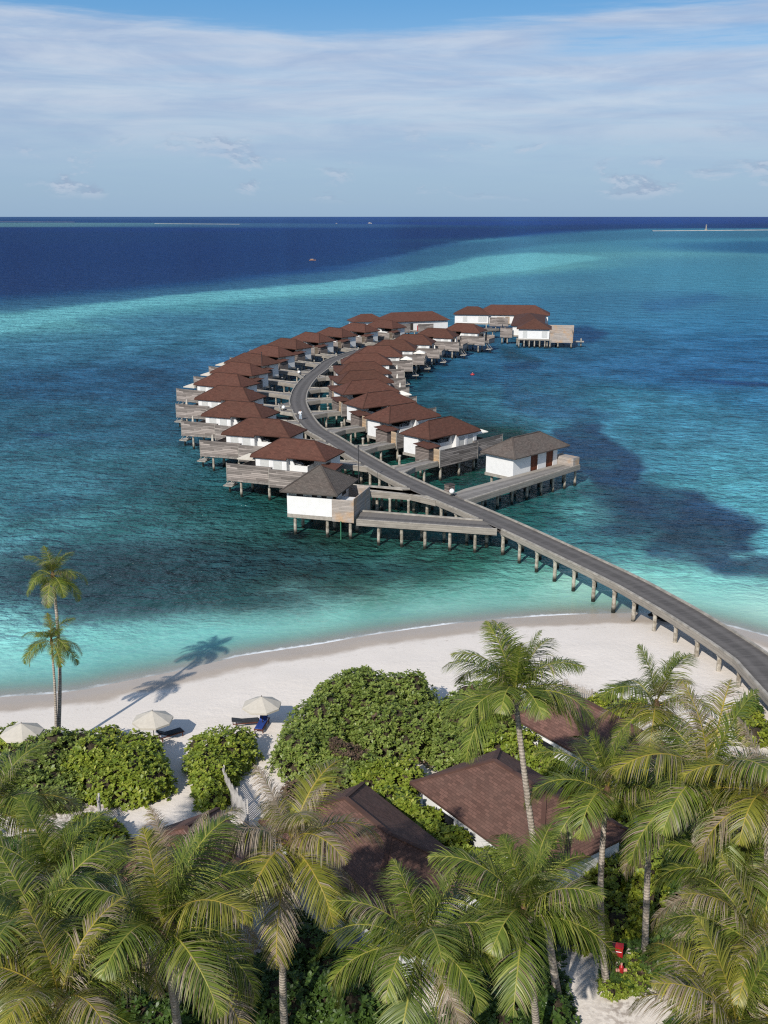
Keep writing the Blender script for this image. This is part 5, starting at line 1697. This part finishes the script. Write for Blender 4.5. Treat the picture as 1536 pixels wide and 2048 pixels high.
shrub('yellow-green shrubbery behind the red hydrant', [pxb(1120, 1230, 1900, 1.0, 1.0), pxb(1215, 1330, 1880, 1.0, 1.2), pxb(1130, 1250, 1850, 1.3, 1.2), pxb(1240, 1340, 1830, 1.5, 1.3)], 'shrubyel', 18, .17, 14)
shrub('leafy green shrubbery at the end wall of the sunlit bungalow', [pxb(1170, 1300, 1800, 1.7, 1.4), pxb(1240, 1370, 1785, 1.7, 1.4), pxb(1100, 1200, 1800, 1.2, 1.2)], 'shrub', 16, .2, 15)
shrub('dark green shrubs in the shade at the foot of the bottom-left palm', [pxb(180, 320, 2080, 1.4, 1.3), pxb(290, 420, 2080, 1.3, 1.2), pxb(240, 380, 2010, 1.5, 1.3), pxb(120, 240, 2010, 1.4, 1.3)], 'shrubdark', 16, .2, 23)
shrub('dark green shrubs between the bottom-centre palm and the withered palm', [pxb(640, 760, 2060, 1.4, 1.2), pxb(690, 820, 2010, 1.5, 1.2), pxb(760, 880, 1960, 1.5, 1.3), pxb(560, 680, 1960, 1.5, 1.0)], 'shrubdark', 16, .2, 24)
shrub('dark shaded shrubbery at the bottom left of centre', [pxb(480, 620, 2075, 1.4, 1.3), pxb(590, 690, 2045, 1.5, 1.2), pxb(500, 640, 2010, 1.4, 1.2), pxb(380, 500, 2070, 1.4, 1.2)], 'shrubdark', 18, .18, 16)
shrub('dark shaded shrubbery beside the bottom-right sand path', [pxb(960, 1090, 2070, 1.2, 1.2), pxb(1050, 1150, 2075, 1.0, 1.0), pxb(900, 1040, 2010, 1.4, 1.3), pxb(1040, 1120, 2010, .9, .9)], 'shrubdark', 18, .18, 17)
shrub('low trimmed green ground cover in front of the red hydrant', [pxb(1205, 1262, 2000, .38, .8), pxb(1240, 1300, 1992, .36, .8), pxb(1255, 1310, 1960, .4, .8)], 'shrub', 40, .1, 21)
shrub('green shrub at the path bend below the big left hedge', [pxb(120, 215, 1700, 1.5, 1.2), pxb(180, 250, 1690, 1.0, .9)], 'shrub', 15, .2, 18)
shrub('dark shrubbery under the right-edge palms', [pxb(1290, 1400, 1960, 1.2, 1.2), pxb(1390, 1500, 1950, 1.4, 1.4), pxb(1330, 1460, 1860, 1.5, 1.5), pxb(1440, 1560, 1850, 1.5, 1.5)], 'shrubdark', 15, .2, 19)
shrub('green shrubbery between the palms right of the bungalow near the beach', [pxb(1230, 1360, 1600, 1.4, 1.5), pxb(1340, 1450, 1560, 1.4, 1.4), pxb(1300, 1420, 1680, 1.5, 1.5), pxb(1400, 1500, 1640, 1.5, 1.4)], 'shrub', 14, .2, 20)

# undergrowth: knee-high leafy ground cover in the palm grove (left bare on paths and under roofs)
PATHS = [[(330, 1470), (385, 1470), (392, 1560), (385, 1640), (330, 1690), (200, 1720), (150, 1700), (320, 1640), (345, 1600)],
         [(470, 1560), (520, 1500), (560, 1500), (545, 1560), (600, 1650), (560, 1680), (490, 1640)],
         [(1130, 1890), (1175, 1900), (1200, 1985), (1300, 1990), (1420, 1960), (1420, 2010), (1290, 2080), (1290, 2200), (1130, 2200), (1160, 2060), (1135, 1960)],
         [(800, 1520), (910, 1510), (900, 1560), (860, 1570)], [(0, 1630), (130, 1630), (150, 1660), (0, 1670)],
         [(1420, 1420), (1480, 1440), (1560, 1560), (1560, 1640), (1480, 1540), (1400, 1440)]]
rs = np.random.default_rng(5)
m = 80000
ux = rs.uniform(-34, 34, m); uy = rs.uniform(18, 56, m)
pxx, pyy = proj(ux, uy, GZ)
okm = (sdist(ux, uy) > 15.5) & (pyy > 1660)
for poly in PATHS: okm &= poly_sd(pxx, pyy, poly) > 4
okm &= ~np.array([in_bungalow(a, b, .3) for a, b in zip(ux, uy)])
okm &= fbm(ux * .4, uy * .4, 77, 3) > -.75
ux, uy = ux[okm], uy[okm]
uz = ground_z(ux, uy) + np.clip(fbm(ux * .5, uy * .5, 15, 3) * .6 + .3, .03, 1)
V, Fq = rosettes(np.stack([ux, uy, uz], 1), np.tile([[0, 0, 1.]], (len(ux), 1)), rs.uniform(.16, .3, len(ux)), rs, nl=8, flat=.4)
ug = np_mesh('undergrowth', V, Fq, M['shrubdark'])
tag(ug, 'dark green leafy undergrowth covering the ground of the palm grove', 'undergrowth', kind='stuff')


# ------------------------------------------------------------------ picket fences
def picket_fence(label, pxs, h, mat, z=GZ, pitch=.16):
    c = [P(x, y, z) for x, y in pxs]
    o = c[0]
    root = tag(empty('picket_fence', (o.x, o.y, gz(o.x, o.y))), label, 'fence', 'picket fences in the beach shrubs')
    pk, rl = MB(), MB()
    for a, b in zip(c[:-1], c[1:]):
        a2, b2 = a - o, b - o
        d = (b2 - a2); L = d.length; d.normalize(); s = Vector((-d.y, d.x, 0))
        k = 0.0
        while k < L:
            hh = h * (1 + .05 * math.sin(k * 9))
            p0_, p1_ = a2 + d * k, a2 + d * (k + pitch * .6)
            f = lambda q, z_, off: (q.x + s.x * off, q.y + s.y * off, z_)
            mid = (p0_ + p1_) / 2
            for off in (.0, .025):
                g = [f(p0_, -.1, off), f(p1_, -.1, off), f(p1_, hh - .1, off), f(mid, hh, off), f(p0_, hh - .1, off)]
                pk.face(g if off == 0 else g[::-1])
            for q in ((p0_, -1), (p1_, 1)):
                g = [f(q[0], -.1, 0), f(q[0], -.1, .025), f(q[0], hh - .1, .025), f(q[0], hh - .1, 0)]
                pk.face(g)
            k += pitch
        for zz in (.3, h - .35):
            rl.bar((a2.x + s.x * .06, a2.y + s.y * .06, zz), (b2.x + s.x * .06, b2.y + s.y * .06, zz), .05, .09)
        nposts = max(2, int(L / 1.6) + 1)
        for i in range(nposts):
            q = a2 + d * (L * i / (nposts - 1))
            m = MB(); m.box(-.05, .05, -.05, .05, -.15, h + .08); m.build('post', M[mat], root, loc=(q.x + s.x * .14, q.y + s.y * .14, 0))
    pk.build('picket_panel', M[mat], root); rl.build('rail', M[mat], root)
    return root


picket_fence('white picket fence beside the sandy path between the hedges', [(446, 1578), (472, 1625), (492, 1650)], 1.75, 'picket')
picket_fence('weathered grey picket fence on the beach behind the tall leaning palm', [(1085, 1400), (1130, 1392), (1180, 1412)], 1.5, 'picketgrey')
picket_fence('short piece of pale picket fence in the big left hedge', [(196, 1628), (204, 1660)], 1.5, 'picket')

# ------------------------------------------------------------------ parasols and loungers on the beach
for px, py, lab in ((308, 1474, 'wide cream beach parasol shading the charcoal lounger'), (525, 1446, 'wide cream beach parasol beside the blue lounger and the domed shrub'), (48, 1498, 'wide cream beach parasol at the left edge of the beach')):
    q = P(px, py, GZ)
    parasol('parasol', lab, (q.x, q.y, gz(q.x, q.y)), R(20), True, 1.4, 2.4, 8, 'cream parasols on the beach', 'canvas', .62)


def lounger(label, px, py, rz, mat, back=40):
    q = P(px, py, GZ)
    root = tag(empty('sun_lounger', (q.x, q.y, gz(q.x, q.y)), rz), label, 'sun lounger', 'sun loungers on the beach')
    f = MB()
    f.box(-.95, .95, -.32, -.26, .28, .34); f.box(-.95, .95, .26, .32, .28, .34); f.box(-.95, -.89, -.26, .26, .28, .34); f.box(.89, .95, -.26, .26, .28, .34)
    f.build('frame', M['redwood'], root)
    for x in (-.8, .7):
        for y in (-.29, .29):
            l = MB(); l.bar((x, y, .279), (x + .001, y + .0001, .279), .0, .0) if False else l.box(x - .03, x + .03, y - .03, y + .03, -.05, .279); l.build('leg', M['redwood'], root)
    s = MB(); s.box(-.88, .3, -.27, .27, .345, .43); s.build('mattress', M[mat], root)
    b = MB(); b.box(0, .72, -.27, .27, 0, .09); bb = b.build('backrest', M[mat], root); bb.location = (.31, 0, .35); bb.rotation_euler = (0, -R(back), 0)
    return root


lounger('charcoal sun lounger with raised back under the middle parasol', 340, 1464, R(215), 'lounger', 30)
lounger('blue sun lounger beside the domed shrub', 524, 1446, R(80), 'blue', 50)
lounger('grey sun lounger half hidden behind the squarish shrub', 492, 1441, R(190), 'lounger', 12)

# ------------------------------------------------------------------ red fire points by the palm trunk
q = P(1234, 1920, GZ)
root = tag(empty('fire_cabinet', (q.x, q.y, gz(q.x, q.y)), R(-14)), 'red fire hose cabinet with a white stripe in the shrubs beside a palm trunk', 'fire cabinet')
b = MB(); b.box(-.24, .24, -.16, .16, .15, .85); b.build('body', M['red'], root)
b = MB(); b.box(-.26, .26, -.18, .18, .853, .88); b.build('lid', M['red'], root)
b = MB(); b.box(-.16, .18, -.166, -.162, .6, .64); b.build('stripe', M['whitepaint'], root)
for x in (-.19, .19):
    b = MB(); b.box(x - .04, x + .04, -.1, .1, -.1, .149); b.build('leg', M['red'], root)
q = P(1241, 1958, GZ)
root = tag(empty('fire_hydrant', (q.x, q.y, gz(q.x, q.y))), 'red fire hydrant with faded pink outlets at the edge of the grass', 'fire hydrant')
b = MB(); b.tube([(0, 0, -.1), (0, 0, .06), (0, 0, .061), (0, 0, .62), (0, 0, .72), (0, 0, .8)], [.18, .18, .115, .115, .1, .03], 12); b.build('body', M['red'], root)
for s_, y in ((-1, 0), (1, 0)):
    b = MB(); b.tube([(s_ * .1, 0, .5), (s_ * .26, 0, .5)], .09, 10); b.build('outlet', M['redpale'], root)
b = MB(); b.tube([(0, 0, .8), (0, 0, .88)], .05, 6); b.build('cap', M['redpale'], root)

# dark rocks where the pier meets the waterline
for k, (px, py, s_) in enumerate(((1318, 1236, .8), (1332, 1243, 1.1), (1350, 1248, .7), (1304, 1230, .6))):
    q = P(px, py, .1)
    rk = MB(); sphere_mb(rk, (0, 0, 0), s_ * .6, 9, 6, .7)
    rk.v = [(x * random.uniform(.85, 1.15), y * random.uniform(.85, 1.15), z * random.uniform(.85, 1.15)) for x, y, z in rk.v] if False else rk.v
    o = rk.build('rock', M['rock'], None, loc=(q.x, q.y, gz(q.x, q.y)), weld=True)
    for v in o.data.vertices: v.co *= random.uniform(.8, 1.2)
    tag(o, ['round dark rock under the pier at the waterline', 'biggest dark rock under the pier', 'dark rock under the pier farthest up the beach', 'smallest dark rock at the water under the pier'][k], 'rock', 'dark rocks under the pier')

# ------------------------------------------------------------------ light, sky, camera
SAZ, SEL = R(26), R(36)            # light travels towards this bearing (from +Y towards +X)
sd = bpy.data.lights.new('sun', 'SUN'); sd.energy = 4.8; sd.angle = R(0.55); sd.color = (1.0, 0.955, 0.88)
so = bpy.data.objects.new('sun', sd); COL.objects.link(so)
dirv = Vector((math.sin(SAZ) * math.cos(SEL), math.cos(SAZ) * math.cos(SEL), -math.sin(SEL)))
so.rotation_euler = dirv.to_track_quat('-Z', 'Y').to_euler()
so.location = (0, 0, 80)

w = bpy.data.worlds.new('World'); SC.world = w; w.use_nodes = True
nt = w.node_tree; nt.nodes.clear(); n = N(nt)
sky = nt.nodes.new('ShaderNodeTexSky'); sky.sky_type = 'NISHITA'; sky.sun_disc = False
sky.sun_elevation = SEL; sky.sun_rotation = math.pi + SAZ
sky.altitude = 30; sky.air_density = 1.0; sky.dust_density = 0.6; sky.ozone_density = 1.6
g = n.coord('Generated')
sp_ = n.sep(g)
el = n.math('MULTIPLY', n.math('ARCSINE', sp_[2]), 180 / math.pi)          # degrees above the horizon
az = n.math('MULTIPLY', n.math('ARCTAN2', sp_[0], sp_[1]), 180 / math.pi)
elc = n.math('MAXIMUM', el, 0.0)
# high layered cloud: coordinates of a flat deck seen in perspective
inv = n.math('DIVIDE', 1.0, n.math('ADD', n.math('MAXIMUM', sp_[2], 0.0), 0.045))
deck = n.comb(n.math('MULTIPLY', sp_[0], inv), n.math('MULTIPLY', sp_[1], inv), 0.0)
band = n.comb(n.math('MULTIPLY', az, 0.05), n.math('MULTIPLY', el, 0.42), 0.0)
n1 = n.noise(n.mapping(band, (1, 1, 1), loc=(3.1, 1.7, 0)), 1.0, 6, 0.6, dist=0.5)
n2 = n.noise(n.mapping(band, (2.0, 3.2, 1), (0, 0, R(-4)), (7.4, 2.2, 0)), 1.0, 6, 0.62, dist=0.3)
n3 = n.noise(n.mapping(deck, (0.5, 0.9, 1), (0, 0, R(12))), 1.0, 7, 0.62)
nf = n.noise(n.mapping(band, (6, 9, 1)), 1.0, 5, 0.65)
# top edge of the cloud sheet, wandering with bearing
edge_ = n.math('ADD', 9.2, n.math('ADD', n.math('MULTIPLY', n.math('ABSOLUTE', n.math('ADD', az, 4.0)), 0.052), n.math('MULTIPLY', n.math('SUBTRACT', n1, 0.5), 2.2)))
edge_ = n.math('ADD', edge_, n.math('MULTIPLY', n.math('SUBTRACT', nf, 0.5), 0.7))
sheet = n.range(n.math('SUBTRACT', edge_, el), -0.1, 0.75)
low = n.range(el, 0.3, 4.2, 0.35, 1.0)
dens = n.math('MULTIPLY', sheet, n.math('MULTIPLY', low, n.range(n2, 0.28, 0.66, 0.68, 1.0)))
# blue slot in the sheet to the right
slot = n.math('MULTIPLY', n.range(az, 6.5, 10.5), n.math('MULTIPLY', n.range(el, 7.6, 8.0), n.range(el, 8.5, 9.3, 1, 0)))
slot = n.math('MULTIPLY', slot, n.range(nf, 0.3, 0.6, 1.0, 0.6))
dens = n.math('MULTIPLY', dens, n.math('SUBTRACT', 1.0, n.math('MULTIPLY', slot, 0.9)))
# second veil at the very top
veil = n.math('MULTIPLY', n.range(n.math('ADD', el, n.math('MULTIPLY', n.math('SUBTRACT', n2, 0.5), 3.5)), 10.6, 12.0), n.range(az, -2, 7, 0.12, 0.75))
veil = n.math('MULTIPLY', veil, n.range(n3, 0.35, 0.65))
dens = n.math('MAXIMUM', dens, veil)
dens = n.math('MAXIMUM', dens, n.math('MULTIPLY', n.range(el, 12.6, 20), n.range(n3, 0.45, 0.7, 0, 0.6)))
# small low cumulus
cuv = n.comb(n.math('MULTIPLY', az, 0.24), n.math('MULTIPLY', el, 0.62), 0.0)
cu = n.noise(n.mapping(cuv, (1, 1, 1), loc=(5.3, 2.4, 0)), 1.0, 7, 0.62, dist=0.3)
cuf = n.math('MULTIPLY', n.range(cu, 0.53, 0.68), n.math('MULTIPLY', n.range(el, 0.5, 1.4), n.range(el, 3.4, 4.8, 1, 0)))
cuv2 = n.comb(n.math('MULTIPLY', az, 0.24), n.math('MULTIPLY', n.math('SUBTRACT', el, 0.22), 0.62), 0.0)
cul = n.noise(n.mapping(cuv2, (1, 1, 1), loc=(5.3, 2.4, 0)), 1.0, 7, 0.62, dist=0.3)
STR = 0.1
k_ = lambda r, g_, b, s=1.0: tuple(c / STR * s for c in srgb(r, g_, b))
skyc = n.mix(1.0, sky.outputs[0], (0.8, 0.95, 1.1), 'MULTIPLY')
skyc = n.mix(n.math('MULTIPLY', n.range(el, 5.0, 12.0), n.range(el, 16, 40, 0.75, 0.0)), skyc, k_(84, 156, 214))
# marine haze along the horizon
skyc = n.mix(n.range(elc, 0.0, 9.0, 0.75, 0.0), skyc, k_(146, 178, 212))
lump = n.noise(n.mapping(band, (2.2, 1.7, 1), (0, 0, R(-3)), (1.4, 5.2, 0)), 1.0, 7, 0.6, dist=0.6)
cloudc = n.mix(n.range(lump, 0.3, 0.72), k_(166, 184, 214), k_(206, 215, 229))
cloudc = n.mix(n.range(nf, 0.3, 0.75, 0, 0.25), cloudc, k_(206, 214, 226))
cloudc = n.mix(n.range(el, 0.8, 6.6), k_(154, 181, 211), cloudc)
c = n.mix(n.math('MULTIPLY', dens, 0.84), skyc, cloudc)
cuc = n.mix(n.range(n.math('SUBTRACT', cu, cul), -0.03, 0.035), k_(148, 164, 192), k_(188, 200, 218))
c = n.mix(n.math('MULTIPLY', cuf, 0.75), c, cuc)
bg = nt.nodes.new('ShaderNodeBackground'); bg.inputs['Strength'].default_value = STR
n.link(c, bg.inputs['Color'])
wo = nt.nodes.new('ShaderNodeOutputWorld'); n.link(bg.outputs[0], wo.inputs['Surface'])

cam = bpy.data.cameras.new('camera')
co_ = bpy.data.objects.new('camera', cam); COL.objects.link(co_)
co_.location = (0, 0, H)
co_.rotation_euler = (math.pi / 2 - PITCH, 0, 0)
cam.sensor_fit = 'VERTICAL'; cam.sensor_height = 24.0
cam.lens = F / 2048 * 24.0
cam.clip_start = 0.5; cam.clip_end = 120000
SC.camera = co_
SC.view_settings.view_transform = 'Standard'; SC.view_settings.look = 'None'
SC.view_settings.exposure = 0.0; SC.view_settings.gamma = 1.0
SC.cycles.sample_clamp_direct = 5.0; SC.cycles.sample_clamp_indirect = 3.0
SC.cycles.max_bounces = 6; SC.cycles.transparent_max_bounces = 8
SC.cycles.use_denoising = False
SC.cycles.pixel_filter_type = 'BLACKMAN_HARRIS'; SC.cycles.filter_width = 1.2
